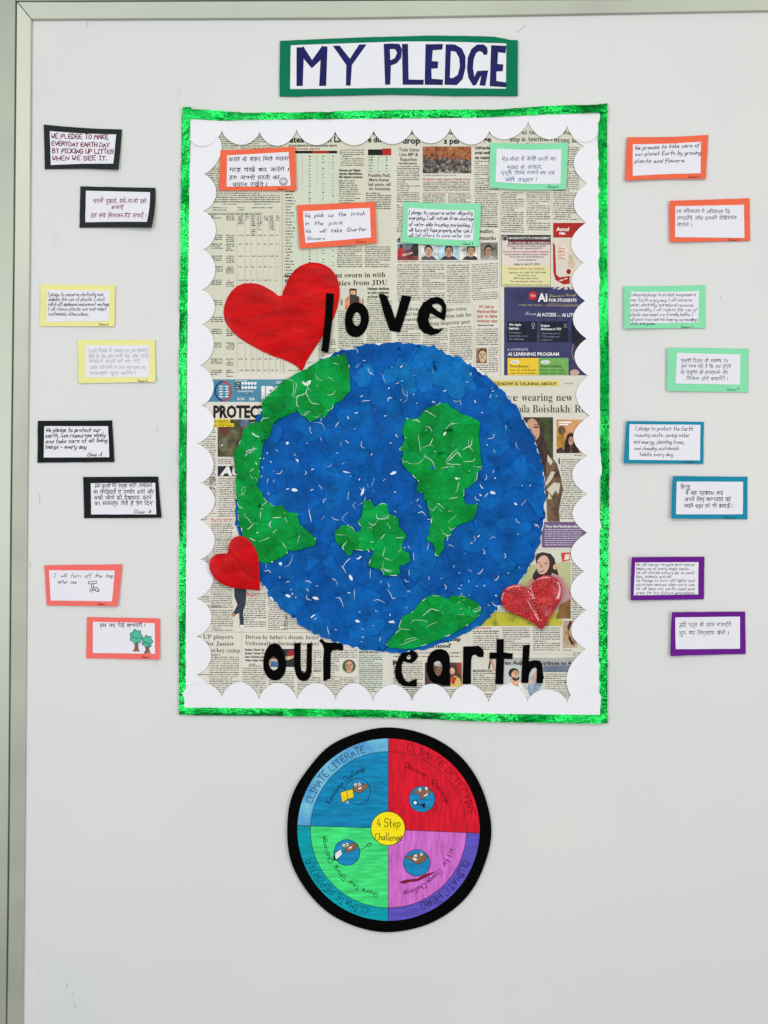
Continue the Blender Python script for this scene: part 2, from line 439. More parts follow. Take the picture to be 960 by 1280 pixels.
K = ink((38, 36, 34)); K2 = ink((74, 72, 66)); G1 = ink((112, 110, 100)); RED = ink((178, 48, 38)); WI = ink((232, 232, 228)); NAVY = ink((38, 42, 78)); GL = ink((160, 158, 146))
BT = {}
def body(sh, x0, y0, x1, y1, pitch=2.72, mat=None, h=1.0, ragged=False, slope=0.0, k=1, dens=1.0):
    """a justified column of newspaper small print: rows of word marks, some with ascenders"""
    mb = BT.setdefault(sh, MB()); mats = [mat] if mat else [K2, K2, G1]; h = min(h, 1.15)
    y = y0+min(pitch*.7, 1.5); row = 0
    while y < y1:
        m = random.choice(mats); last = random.random() < .1
        xe = x0+(x1-x0)*random.uniform(.3, .8) if last else (x1-random.uniform(0, (x1-x0)*.35) if ragged else x1)
        x = x0+(2 if random.random() < .08 else 0)
        while x < xe-.8:
            w = min(random.choice((.7, 1.1, 1.5, 2.1, 2.8)), xe-x)
            if random.random() < dens:
                yy = y+slope*(x-x0); dy = random.uniform(-.08, .08); hh = h*random.uniform(.75, 1.08)
                z = zn(k)
                rect(mb, x, yy-hh+dy, x+w, yy+dy+slope*w, z, m)
                if w > 1.5:
                    ax = x+random.uniform(.1, w-.8); rect(mb, ax, yy-hh-.55+dy, ax+.45, yy-hh+dy, z, m)
                    if random.random() < .5: ax = x+random.uniform(.1, w-.6); rect(mb, ax, yy+.1, ax+.4, yy+.6, z, m)
            x += w+(random.uniform(.25, .4) if random.random() < .6 else random.uniform(.7, 1.1))
        y += pitch; row += 1
HL = {}
def head(sh, s, x0, y, x1, cap, mat=None, off=.012, k=3, **kw):
    text(HL.setdefault(sh, MB()), s, x0, y, x1, cap, zn(k), mat or K, off, **kw)
RL = {}
def rule(sh, x0, y0, x1, y1, w=.35, mat=None, k=1):
    stroke(RL.setdefault(sh, MB()), [(x0, y0), (x1, y1)], w, zn(k), mat or G1)
def photo(sh, name, x0, y0, x1, y1, mat, parts=(), label=None):
    """a printed picture: a rectangle with flat shapes printed on it"""
    mb = MB(); rect(mb, x0, y0, x1, y1, zn(2), grainy(mat))
    for i, (pts, m) in enumerate(parts):
        pts = [(min(max(px, x0), x1), min(max(py, y0), y1)) for px, py in pts]
        q = [pts[0]]
        for p in pts[1:]:
            if math.hypot(p[0]-q[-1][0], p[1]-q[-1][1]) > .02: q.append(p)
        if len(q) > 2: flat(mb, q, zn(2.6+.6*i), grainy(m))
    return mb.build(name, sh, label=label)
def portrait(cx, cy, r, skin=(196, 150, 120), hair=(30, 26, 24), shirt=(70, 74, 84), beard=False):
    S = mottled((tuple(int(c*.8) for c in skin), skin, tuple(min(255, int(c*1.1)) for c in skin)), 90); H = ink(hair); T = mottled((shirt, tuple(int(c*.7) for c in shirt)), 80)
    d = ink((60, 34, 28)); l = ink((150, 70, 64))
    out = [(ell(cx, cy+r*2.3, r*1.9, r*1.35, 14), T), ([(cx-r*.35, cy+r*.6), (cx+r*.35, cy+r*.6), (cx+r*.45, cy+r*1.35), (cx-r*.45, cy+r*1.35)], S),
           (ell(cx, cy-r*.2, r*.92, r*1.1, 16), H), (ell(cx, cy+r*.1, r*.72, r*.95, 16), S)]
    if beard: out.append(([(cx-r*.72, cy+r*.2), (cx-r*.3, cy+r*.45), (cx+r*.3, cy+r*.45), (cx+r*.72, cy+r*.2), (cx+r*.5, cy+r*1.0), (cx, cy+r*1.2), (cx-r*.5, cy+r*1.0)], H))
    out += [(ell(cx-r*.3, cy-r*.02, r*.14, r*.09, 6), d), (ell(cx+r*.3, cy-r*.02, r*.14, r*.09, 6), d),
            ([(cx-r*.5, cy-r*.22), (cx-r*.12, cy-r*.26), (cx-r*.12, cy-r*.18), (cx-r*.5, cy-r*.14)], d), ([(cx+r*.12, cy-r*.26), (cx+r*.5, cy-r*.22), (cx+r*.5, cy-r*.14), (cx+r*.12, cy-r*.18)], d),
            ([(cx-.08*r, cy), (cx+.1*r, cy+.3*r), (cx-.12*r, cy+.32*r)], ink(tuple(int(c*.75) for c in skin))), (ell(cx, cy+r*.55, r*.26, r*.09, 8), l)]
    return out

# ---- upper left sheet
for x0, x1 in ((262, 298), (301, 352)): body(UL, x0, 160, x1, 189)
body(UL, 256, 170, 268, 245); body(UL, 262, 208, 276, 240)
head(UL, 'ates', 362, 178.4, 380, 7.4, off=.03); head(UL, 'in LS', 408, 178, 426.5, 7.4, off=.03); head(UL, 'e do', 460, 178.2, 477, 7.2, off=.03)
head(UL, 'MASSA', 412, 169, 428, 6, off=.03); head(UL, 'AL', 464, 169, 470, 6, off=.03)
head(UL, 'STATE BREAKUP OF SEATS AND SEATS', 361, 183.6, 421, 2.2, off=.03); head(UL, 'IN LOWER SEATS', 363, 187.6, 400, 2.0, RED, off=.02)
tb = MB()
GT = newsprint((206, 214, 194))
rect(tb, 364, 192, 421.5, 338, zn(1), GT); rect(tb, 460, 194, 489, 216.5, zn(1), GT)
rect(tb, 364.5, 188.8, 421.5, 192.2, zn(2), K); rect(tb, 391, 188.9, 411, 192.1, zn(2.6), RED)
rect(tb, 460, 187.2, 489, 194.6, zn(2), K); rect(tb, 478, 186, 489, 194.4, zn(2.6), RED)
for x in (378, 396, 411.5, 468.5, 478): stroke(tb, [(x, 194), (x, 337 if x < 430 else 216)], .3, zn(2), GL)
tb.build('table_panel', UL)
for i in range(37):
    y = 195+3.78*i
    for x, w in ((386, 2.4), (403, 2.2), (415.5, 2)): body(UL, x, y, x+w, y+1.9, 9, K2, 1.3, k=2.4)
    body(UL, 357, y+44, 357+random.uniform(6, 13), y+46, 9, K2, 1.3, k=2.4)
for i in range(6):
    y = 196+3.5*i; body(UL, 461, y, 467, y+2, 9, K2, 1.2, k=2.4); body(UL, 472, y, 474.5, y+2, 9, K, 1.2, k=2.4); body(UL, 482, y, 484.5, y+2, 9, K2, 1.2, k=2.4)
for i, w in enumerate((24, 27, 22)): body(UL, 461, 181.5+i*1.9, 461+w, 183+i*1.9, 9, RED, 1.3, k=2.4)
body(UL, 425.5, 187, 455.5, 208.5)
for i, s in enumerate(('Naveen and Vijayan', 'express disinclination,', 'flag federal concerns')): head(UL, s, 424, 214.6+4.2*i, 453-2*(i == 0), 2.9, off=.03)
head(UL, 'L', 424.6, 192.6, 427, 4, G1, 0); head(UL, 'D', 424.2, 229, 427.4, 3.6, G1, 0)
body(UL, 423.6, 225.5, 452, 262, ragged=True); body(UL, 421.5, 308, 453, 335.5); body(UL, 456, 308, 488, 336)
for i, s in enumerate(('Pratibha Patil,', 'Meira Kumar', 'hail quota, call', 'for inclusivity')): head(UL, s, 460.5+(1 if i % 2 else 0), 221.4+5.6*i, 488-(1 if i == 1 else 0), 3.9, K2, off=.014)
body(UL, 457.5, 241, 489.2, 262, h=1.2)
# the tall statistics table at the left
body(UL, 262, 241, 350, 253, 2.6); body(UL, 278, 254.5, 296, 257, 9, G1); body(UL, 318, 254.5, 340, 257, 9, G1); body(UL, 266, 259, 284, 265, 2.8, K2); body(UL, 297, 259, 306, 265, 2.8, G1); body(UL, 315, 259, 341, 262, 9, K2)
head(UL, 'Reservation of women and men in State Assembly seats at a glance', 261, 268.6, 327, 2.0, off=.02)
cols = [(264, 279), (283, 294), (298, 304.5), (307, 312), (314.5, 319.5), (322, 327.5), (330, 335), (337, 342.5), (345.5, 349)]
for i, (a, b) in enumerate(cols): body(UL, a, 269.5, b, 269.5+(5, 8, 12, 7, 26, 20, 8, 20, 7)[i], 2.4, K2, 1.15)
for y in (293.5, 304.5, 319.5, 333, 349.5, 375, 396, 411, 428, 448, 462):
    for i, (a, b) in enumerate(cols): body(UL, a, y, b-random.uniform(0, 1.5), y+((9, 10, 3.6)[i] if i < 3 else 2), 2.5, K2 if i < 2 else G1, 1.1)
for x in (296, 306, 313.3, 320.8, 328.5, 336, 344, 350): rule(UL, x, 270, x+.8, 467, .28, GL)
rule(UL, 352.5, 243, 354, 467, .45, G1); rule(UL, 355, 243, 356.4, 467, .3, GL); rule(UL, 265, 253.6, 350, 253.2, .3, GL); rule(UL, 263, 266, 350, 265.6, .3, GL)
head(UL, 'Abou', 355, 347, 365, 4.2, off=.03); head(UL, 'w. Bi', 356, 353, 365, 4.2, K, off=.03)
head(UL, 'Nishant sworn in with', 398, 347.6, 481.5, 6.4, font='serif', off=-.006, rot=-.012)
head(UL, 'deputies from JDU', 403, 357.6, 484, 6.4, font='serif', off=-.006, rot=-.018)
for i, s in enumerate(('Nishant declines', 'to join cabinet,', 'to focus on party')): head(UL, s, 459.5, 362.6+4.9*i, 486.5, 3.1, off=.03, rot=-.01)
SK = ink((214, 160, 122)); DK = ink((52, 44, 42)); VS = ink((160, 110, 88))
photo(UL, 'photograph', 425.5, 360.5, 454.5, 387, newsprint((208, 206, 192)),
      [([(431.5, 375), (436, 370), (447, 370), (451, 375), (451.5, 387), (431, 387)], ink((202, 130, 92))), ([(437.5, 369), (443, 370), (449, 371), (448, 387), (437, 387)], DK),
       ([(436.5, 362.5), (438, 360.8), (445, 361), (446, 363), (445.5, 373), (441, 377), (437.5, 373)], DK), ([(438, 363.5), (444.5, 363.5), (444.6, 368), (441, 369), (437.8, 368)], SK),
       (ell(439.8, 365.4, .7, .4, 6), DK), (ell(443, 365.4, .7, .4, 6), DK), (ell(427, 378, 1.4, 4.4, 8), VS), (ell(453.6, 377.5, 1.2, 4.4, 8), VS)], 'cartoon drawing of a bearded man in an orange vest')
body(UL, 423, 388, 455, 436); body(UL, 458.5, 373, 489.5, 437, ragged=False); body(UL, 360, 462, 376, 466); body(UL, 398, 424, 420, 466); body(UL, 384, 452, 420, 467)
# ---- upper right sheet
head(UR, 'drop', 503, 179.8, 525, 7.6, off=.03); head(UR, 's per', 555, 180, 576, 7.4, off=.03); head(UR, 'ge', 603.5, 177.8, 614, 6.6, off=.03)
head(UR, 'RESULTS', 507, 168.4, 530, 6, off=.03); head(UR, 'COLLEGE', 553, 168, 575, 6, off=.03); head(UR, 'A', 608, 168, 614, 6, off=.03)
head(UR, 'nd America', 652, 168.6, 682, 5.6, font='serif', off=-.006, rot=-.02); head(UR, 'ump in American l', 637, 177.4, 690, 6.2, font='serif', off=-.005, rot=-.01); head(UR, 'Woman', 703, 169, 724, 5.6, font='serif', off=-.005); head(UR, 'wrong and', 692, 178, 726, 6.2, font='serif', off=-.005, rot=.03)
head(UR, '#No-longer for', 657, 181.6, 680, 2.6, RED, off=.02)
for i, s in enumerate(('Trails States', 'Like MP &', 'Rajasthan')): head(UR, s, 498.5+i, 189.6+6*i, 524-i*1.5, 4.3, K2, off=.008)
head(UR, 'TNN NEWS SERVICE', 498, 205.8, 521, 2.0, off=.03); body(UR, 496, 207.5, 524.5, 254)
photo(UR, 'photograph', 528.3, 183.5, 589, 217, mottled(((24, 22, 20), (70, 62, 52), (150, 84, 50), (176, 100, 54), (120, 120, 70), (206, 190, 170)), 95),
      [([(528.3, 200)]+[(528.3+i*3.04, 198+random.uniform(-2, 3)) for i in range(21)]+[(589, 217), (528.3, 217)], mottled(((22, 20, 22), (50, 46, 46), (128, 118, 108), (214, 206, 196)), 120))], 'newspaper photograph of a dense crowd with orange flags')
body(UR, 529, 218.5, 570, 220.5, 9, G1, .8); head(UR, 'Protesters, many trippers of Sandy school', 529, 225.6, 587.5, 2.5, RED, off=.015)
body(UR, 529, 227, 588, 240, 2.5); rule(UR, 529, 234, 588, 234.6, .3, RED); rule(UR, 529, 241, 588, 241.6, .3, RED)
body(UR, 528.5, 242, 556.5, 256, 2.5); body(UR, 560, 242, 589, 258, 2.5)
for i, s in enumerate(('Unfriended', 'social media', 'say toppers')): head(UR, s, 593.5, 187+6*i, 614, 3.8, off=.03, shear=.05)
body(UR, 593, 201, 611, 236); body(UR, 593.5, 236, 622.5, 284, slope=.01); body(UR, 626.5, 240, 655, 290.5, slope=.02); body(UR, 658, 240, 687.5, 290, slope=.015); body(UR, 691, 183, 724, 274.5, slope=.03)
rule(UR, 624.5, 236, 625.5, 291, .3, GL); rule(UR, 689.3, 236, 690, 278, .3, GL)
head(UR, 'bodies,', 597, 291.6, 617, 5.0, font='serif', off=.0, shear=.2); head(UR, 'remarks', 596, 300.2, 619.5, 5.0, font='serif', off=.0, shear=.2)
head(UR, 'd', 496, 303, 500, 6, off=.03); body(UR, 496, 256, 503, 292); body(UR, 605, 280, 622, 286)
photo(UR, 'photograph', 496.8, 305, 523, 325.5, mottled(((120, 170, 190), (90, 130, 150), (60, 60, 70)), 60),
      [(ell(501, 318, 5, 9, 12), ink((186, 44, 44))), (ell(510, 319, 5.5, 8, 12), ink((110, 60, 70))), (ell(519, 316, 6, 12, 12), ink((44, 40, 46))), (ell(501.5, 308, 2, 2.6, 10), ink((60, 36, 30))), (ell(510, 309.5, 2, 2.6, 10), ink((150, 110, 90))),
       ([(503, 318), (516, 315), (516, 317.4), (503, 321)], ink((200, 160, 140))), ([(496.8, 321), (523, 320), (523, 325.5), (496.8, 325.5)], ink((130, 60, 58)))], 'small photograph of people shaking hands')
for (x0, x1, cx, sk, sh, bg) in ((526.5, 546.5, 535.6, (206, 160, 134), (90, 96, 108), (206, 208, 206)), (547.3, 573.5, 561, (186, 136, 110), (56, 60, 74), (170, 196, 208)),
                                (575.5, 597, 588.5, (196, 148, 120), (52, 52, 56), (214, 216, 210)), (600.5, 622, 610.4, (176, 140, 116), (196, 196, 190), (120, 116, 106))):
    photo(UR, 'photograph', x0, 303.5, x1, 325.2, ink(bg), portrait(cx, 314, 5.8, sk, (30, 26, 26), sh), 'small passport style portrait with dark hair')
body(UR, 497, 326.4, 522, 328.6, 9, RED, .9); body(UR, 524, 326.4, 612, 328.6, 9, G1, .8)
body(UR, 496.5, 330.5, 525, 380); body(UR, 527.8, 330.5, 556, 380); body(UR, 558.8, 331, 587, 380, slope=-.01); body(UR, 589.5, 330.5, 622.8, 377, slope=-.06)
for x in (526.4, 557.4, 588.2): rule(UR, x, 330, x, 378, .2, GL)
rule(UR, 497, 381.6, 592, 380.4, .25, GL); rule(UR, 592.6, 382, 592.8, 470, .3, GL)
for i, s in enumerate(('Police', 'MoU for', 'training')): head(UR, s, 504.5, 388.6+6.5*i, 522.5, 4.2, K2, off=.006, rot=-.03)
for i, (s, a, b) in enumerate((('SC scraps extra', 540.5, 583), ('qualification rule for', 536, 589.5), ('drug inspector post', 537, 587.5))): head(UR, s, a, 390.4+8.4*i, b, 5.0, K2, font='serif', off=-.008, rot=-.055)
for i, s in enumerate(('HC bail to', 'Harshvardhan', 'Jain in fake', 'embassy case')): head(UR, s, 596+(2.5 if i == 0 else 0), 385.4+5.9*i, 621.5-(4 if i == 0 else 0), 4.0, RED, off=.012)
head(UR, 'Rajesh Kumar Pandey', 597, 407.6, 617, 1.8, off=.03)
body(UR, 496, 405, 525, 436); body(UR, 528, 411, 559.5, 440, slope=-.04); body(UR, 562, 408.5, 590.5, 448, slope=-.04); body(UR, 562, 446, 590, 470, slope=-.03)
body(UR, 595, 410.6, 623, 433); photo(UR, 'photograph', 595, 435, 608.4, 454, ink((150, 120, 92)), portrait(603, 444, 6.6, (206, 176, 146), (96, 64, 40), (120, 90, 70)), 'tiny sepia portrait')
body(UR, 610.5, 434, 623, 455); body(UR, 595, 455.5, 623, 468)
rule(UR, 624.7, 292, 625.2, 470, .35, G1)
# advertisement: institute
ad = MB(); Y1 = mottled(((214, 206, 196), (226, 220, 196)), 8); rect(ad, 626.5, 294, 688.2, 358.5, zn(2), ink((98, 92, 84))); rect(ad, 627.1, 294.5, 687.7, 358, zn(2.6), newsprint((218, 208, 200)))
rect(ad, 627.1, 332, 687.7, 358, zn(3.2), newsprint((218, 214, 164))); rect(ad, 627.1, 306, 687.7, 316, zn(3.2), newsprint((220, 204, 200)))
rect(ad, 627, 294.2, 688, 300.8, zn(3.8), ink((54, 50, 50))); rect(ad, 635, 300.8, 688, 306, zn(3.8), ink((104, 34, 32))); flat(ad, ell(631, 298.6, 3.6, 3.6, 16), zn(4.4), ink((190, 186, 180))); flat(ad, ell(631, 298.6, 2.6, 2.6, 16), zn(5), ink((70, 64, 62)))
for s, a, b, y, c, m in (('MAHARSHI INSTITUTE OF MANAGEMENT', 636, 687, 299.4, 2.9, WI), ('MBA | PGDM | BBA | B.COM(H) ADMISSIONS', 636, 687, 305, 2.3, WI), ('The best career start in all management studies', 633, 682, 308.6, 1.9, K),
        ('( MBA to PhD ) Approved by AICTE', 639, 677, 311.6, 1.9, K), ('Executive Full time Residential MBA Programme', 629, 686, 316, 2.1, RED), ('with specialization in Marketing, Finance, Analytics,', 630, 685, 319.2, 1.8, K2),
        ('Human Resource, Rural Management', 637, 680, 322.2, 1.8, K2), ('Economics Management', 646, 670, 326, 1.8, K2), ('Apply by April 27, 2026', 642, 674, 331.6, 2.4, K), ('Placement 100% in Top Companies', 635, 680, 337.2, 2.0, RED),
        ('Dehradun : +91 12345 | 98 7 6543 21098', 636, 682, 342, 2.0, K2), ('Info and more : www', 646, 670, 345.4, 1.8, K2), ('MBA Campus, Delhi, Lucknow', 642, 673, 349, 1.8, K2), ('Ph: admissions office road', 638, 678, 353, 1.8, K2), ('Website: for further queries, mail and visit office campus', 629, 687, 357, 1.5, K2)):
    text(ad, s, a, y, b, c, zn(5.6), m, .012)
ad.build('advertisement', UR, label='small framed institute advertisement with dark header')
# advertisement: milk
ad = MB(); AR = ink((168, 44, 36)); CW = ink((222, 214, 200)); rect(ad, 691, 278, 727.5, 362, zn(2), newsprint((216, 208, 194))); rect(ad, 691.3, 279, 730, 297.3, zn(2.8), AR)
text(ad, 'Amul', 695, 289, 711, 4.6, zn(3.6), WI, .03); text(ad, 'Milk', 699, 293.6, 707, 3, zn(3.6), WI, .03)
flat(ad, [(691, 303), (693.5, 307), (694.5, 330), (695, 343), (699, 347), (712, 345), (712, 355), (704, 356), (694, 350), (691.5, 340)], zn(3), AR)
flat(ad, ell(704, 315, 7, 8.5, 12), zn(3.4), ink((224, 208, 192)))
for i in range(4): text(ad, ('Good', 'Milk', 'Good', 'Day')[i], 698, 312+4*i, 706, 2.6, zn(4.2), ink((186, 96, 76)), .01)
flat(ad, ell(713, 322, 3.2, 3.6, 12), zn(3.6), ink((200, 180, 150))); flat(ad, ell(714, 330, 4.4, 6, 12), zn(3.6), ink((206, 186, 158))); flat(ad, ell(710.6, 339.8, 2.9, 3.2, 12), zn(4.2), ink((142, 30, 40)))
flat(ad, [(699, 350.6), (704, 349.6), (704, 350.6), (699, 351.8)], zn(4.2), WI); flat(ad, [(705, 348.6), (709, 347.6), (709, 348.8), (705, 349.8)], zn(4.2), WI)
ad.build('advertisement', UR, label='red and cream milk advertisement')
# advertisement: AI programme
ad = MB(); rect(ad, 630, 359.2, 733, 469.2, zn(2), mottled(((34, 36, 52), (44, 46, 84), (58, 58, 104), (40, 42, 70)), 9))
def rbox(x0, y0, x1, y1, m, k): flat(ad, smooth_poly([(x0, y0), (x1, y0), (x1, y1), (x0, y1)], 0), zn(k), m)
rbox(634, 402, 671, 428, ink((34, 36, 54)), 2.8); rbox(675, 402, 710, 428, ink((34, 36, 54)), 2.8); rbox(714, 402, 728, 428, ink((34, 36, 54)), 2.8)
flat(ad, smooth_poly([(661, 365), (670.5, 365), (670.5, 375), (661, 375)], 1), zn(3.4), ink((196, 40, 40))); text(ad, 'TIA', 662.6, 371.2, 669.2, 2.6, zn(4), WI, .01)
text(ad, 'Ai', 672, 377, 684, 10, zn(4), WI, .03); text(ad, 'Summer Camp', 686, 372, 720, 4, zn(4), ink((190, 170, 96)), .0, font='script', rot=-.05); text(ad, 'FOR STUDENTS', 686, 377.4, 720.5, 3.8, zn(4), WI, .03)
text(ad, '4 WEEK 100% ONLINE  |  12 MONTH EXTENDED PROGRAM', 648, 382.4, 726, 2.0, zn(4), ink((180, 164, 110)), .01, rot=.015)
stroke(ad, [(686, 379.6), (727, 381)], .3, zn(4), ink((170, 150, 90)))
text(ad, 'From', 656, 394, 670, 4.4, zn(4), ink((196, 190, 180)), 0, font='script'); text(ad, 'AI ACCESS', 671, 395.6, 695, 4.2, zn(4), WI, .025); text(ad, 'to', 696.5, 396, 700.5, 3.2, zn(4), ink((196, 190, 180)), 0, font='script'); text(ad, 'AI LITERACY', 702, 396, 732, 4.2, zn(4), WI, .025)
for s, a, b, y, c in (('Win Apple', 636, 651, 407.4, 2.8), ('Laptops.', 636, 649, 411.8, 2.8), ('Project', 676, 687, 408.6, 2.8), ('Showcase in TOI', 676, 701, 412.8, 2.8)): text(ad, s, a, y, b, c, zn(4), WI, .025)
for s, a, b, y in (('Complete', 636, 651, 417), ('essentials in an', 636, 659, 421), ('AI challenge', 636, 655, 425), ('Get featured on', 677, 700, 418), ('TOI media and', 677, 699, 422), ('platforms', 677, 690, 426)): text(ad, s, a, y, b, 2.2, zn(4), ink((150, 150, 164)), .0)
stroke(ad, ell(666.3, 406, 2, 2, 10), .5, zn(4), ink((190, 190, 190)), True); stroke(ad, [(666.3, 408), (666.3, 410.4)], .5, zn(4), ink((190, 190, 190))); stroke(ad, [(664.4, 410.4), (668.2, 410.4)], .5, zn(4), ink((190, 190, 190)))
stroke(ad, [(704.4, 405), (708.6, 410)], .5, zn(4), ink((170, 170, 170))); stroke(ad, [(708.6, 405), (704.4, 410)], .5, zn(4), ink((170, 170, 170)))
text(ad, 'A COMPLETE', 634, 438.6, 660, 3.0, zn(4), ink((206, 206, 210)), 0); text(ad, 'AI LEARNING PROGRAM', 634.5, 444.8, 698.5, 4.1, zn(4), WI, .025)
flat(ad, smooth_poly([(634.4, 447.6), (673, 447.6), (673, 469), (634.4, 469)], 0), zn(3), ink((232, 196, 56))); flat(ad, [(673, 447.6), (710.4, 447.6), (710.4, 469), (673, 469)], zn(3), ink((116, 172, 92)))
for s, a, b, y, c in (('Foundation', 637.5, 660, 459.4, 3.4), ('Intermediate', 675.5, 702, 459.4, 3.4), ('Learn AI, build AI and', 637, 669, 463.6, 2), ('create AI with programs', 637, 669, 467.4, 2), ('Explore tools, apply', 675, 705, 463.6, 2), ('and get real life projects', 675, 707, 467.4, 2)): text(ad, s, a, y, b, c, zn(4), K, .012)
for a in (638, 676): flat(ad, smooth_poly([(a, 450.6), (a+11, 450.6), (a+11, 454.8), (a, 454.8)], 1), zn(4), WI); text(ad, 'Week 1-4', a+2, 453.6, a+9.5, 1.8, zn(5), K, .01)
flat(ad, [(716, 428), (721, 436), (717, 448), (722, 458), (733, 469), (733, 420), (724, 424)], zn(3.2), ink((52, 42, 44))); flat(ad, ell(718, 466, 6, 4, 12), zn(3.9), ink((196, 166, 146)))
stroke(ad, [(716.4, 430), (714.6, 440), (716.6, 450)], .6, zn(3.9), ink((176, 140, 100)))
ad.build('advertisement', UR, label='dark navy computer learning programme advertisement')
# ---- lower left sheet
bn = MB(); rect(bn, 246, 474.4, 372, 502.4, zn(2), mottled(((66, 128, 156), (80, 142, 166)), 12)); SB = ink((38, 66, 118)); 
for a0, a1, m in ((90, 270, SB), (-90, 90, ink((184, 62, 60)))):
    pts = [(279.3+10*math.cos(math.radians(a)), 489+11.6*math.sin(math.radians(a))) for a in [a0+(a1-a0)*i/18 for i in range(19)]]; stroke(bn, pts, 2.3, zn(3), m)
for i, (a, b) in enumerate(((274, 279), (281.5, 286))):
    for j in range(5): rect(bn, a+(j % 2)*.6, 482.6+3.2*j, b-(j % 2)*.6, 484+3.2*j, zn(3), WI)
for j, y in enumerate((479.3, 484.6)):
    rect(bn, 294, y-2, 301, y+2, zn(3), ink((28, 34, 44)))
    for i in range(5): flat(bn, ell(303.6+3.9*i, y, 1.75, 1.9, 12), zn(3.6), WI)
for s, a, b, y, c, m in (('RECENT FORM', 294, 309, 476.9, 1.5, WI), ('T20', 295, 299.6, 480.3, 1.8, WI), ('IPL', 295, 299.6, 485.6, 1.8, WI), ('T20 RANKING BOX', 297, 317, 490.2, 1.8, WI), ('TOTAL', 305, 311, 492.8, 1.4, WI), ('5/10', 296.5, 305.6, 500.4, 3.2, WI), ('5/8', 311.5, 318.2, 500.4, 3.2, WI), ('SPORTS', 345, 372, 479.6, 3.0, WI)): text(bn, s, a, y, b, c, zn(4.2), m, .02)
rect(bn, 304, 490.9, 312.5, 493.4, zn(3), SB); text(bn, 'IPL', 327, 500, 356, 16.5, zn(4), WI, .05)
for x in (291, 322): stroke(bn, [(x, 475), (x, 502)], .25, zn(3), ink((120, 170, 186)))
bn.build('sports_banner', LL, label='blue sports page banner with a red and blue ring chart')
head(LL, 'R', 252, 521.6, 260, 14, off=.045); head(LL, 'PROTECT', 266.8, 521.8, 333, 14.4, off=.045)
photo(LL, 'photograph', 272.2, 524.4, 326, 571, mottled(((28, 26, 22), (62, 58, 42), (92, 88, 60), (150, 142, 100)), 26),
      [(ell(280, 537, 6, 7, 14), mottled(((70, 36, 32), (128, 50, 46)), 40)), (ell(279, 556, 6, 9, 14), mottled(((60, 60, 44), (130, 124, 96)), 60)), (ell(305.5, 529, 6.4, 5.6, 14), mottled(((54, 66, 92), (110, 128, 160)), 60)), (ell(306, 535, 3.6, 3.4, 12), ink((120, 92, 76))), (ell(277.8, 556.6, 1, 1.2, 8), WI)],
      'dark olive action photograph of a cricketer')
yl = MB(); rect(yl, 259, 524, 288, 528.8, zn(4), ink((226, 204, 40))); rect(yl, 259, 529.2, 292.6, 533.8, zn(4), ink((226, 204, 40)))
text(yl, 'Has Held A Co', 266.5, 528, 286.6, 3, zn(4.8), K, .01); text(yl, 'List, Tune Tapper', 266.5, 533, 291.5, 3, zn(4.8), K, .01); yl.build('highlighted_caption', LL)
body(LL, 250, 548, 269.5, 562, slope=0); body(LL, 262, 534, 270, 548, dens=.7); body(LL, 262, 562, 270, 645); body(LL, 250, 596, 270, 612); body(LL, 273, 573, 289.5, 582, 2.6); 
lg = MB(); rect(lg, 272.4, 582.6, 300, 595.4, zn(2), ink((44, 46, 54))); text(lg, 'AUS', 275, 594, 312, 10.5, zn(3), WI, .05, shear=.2); lg.build('score_graphic', LL)
body(LL, 273, 597.5, 296.5, 646); body(LL, 250, 645.5, 259, 652)
rule(LL, 262, 645.6, 297, 645.2, .3, G1); rule(LL, 271.3, 597, 271.3, 645, .25, GL)
body(LL, 263.5, 648, 292.5, 653.4, 2.4, RED, 1.5); body(LL, 264, 654, 292, 662, 2.6, K2, 1.5); body(LL, 264.5, 662, 291, 675); body(LL, 266, 675, 286, 695); body(LL, 251, 695, 266, 702); body(LL, 264, 728, 291, 760); body(LL, 247, 745, 263, 752)
head(LL, 'Exclusive', 260.5, 759.4, 277, 3.4, K2, font='serif', off=-.005); body(LL, 264, 762, 292, 788); body(LL, 299, 741, 333, 786); body(LL, 335, 745, 360, 788); body(LL, 355, 768, 392, 788)
JB = mottled(((34, 40, 52), (52, 60, 76)), 50)
fg = MB()
for pts, m in (([(293, 732), (308, 734), (308, 744), (307, 756), (304, 764), (305, 781), (300.5, 781), (299, 766), (295, 768), (291.6, 766), (297, 756), (293, 745)], JB), ([(300, 781), (305.4, 781), (306.6, 784.4), (300, 784)], WI),
               ([(290.4, 766), (295, 768), (293.6, 771), (289.4, 769)], ink((190, 120, 90))), ([(309, 739), (314, 743.6), (322, 742.6), (321.4, 744.6), (313, 746), (308, 742)], ink((198, 130, 106)))): flat(fg, pts, zn(3), m)
fg.build('photograph', LL, label='cut out photograph of a standing figure in dark jeans')
rule(LL, 247, 789.6, 398, 790.6, .3, G1); rule(LL, 302, 741, 302.6, 870, .25, GL)
for s, a, b, y in (('Seven UP players', 232, 291.5, 798), ('picked for Junior', 233, 293, 806.6), ('hockey camp', 260, 300, 815)): head(LL, s, a, y, b, 5.4, K2, font='serif', off=-.009, rot=.008)
head(LL, "Driven by father's dream, boxer", 307, 798.6, 398.5, 5.2, K2, font='serif', off=-.009, rot=.004); head(LL, 'Vishvanath tailormade for glory', 306.5, 806.4, 399.5, 5.2, K2, font='serif', off=-.009, rot=.004)
head(LL, 'Axes to a', 408, 798.6, 440, 5.4, K2, font='serif', off=-.009, rot=.02); head(LL, 'look at item.', 408, 806.6, 446, 5.4, K2, font='serif', off=-.009, rot=.02)
for i, s in enumerate(('Father Gave Up', 'Boxing Career To', 'Sew Clothes; Son', 'Wins Asian Gold')): head(LL, s, 306.5, 813.2+4.4*i, 331, 2.6, off=.03)
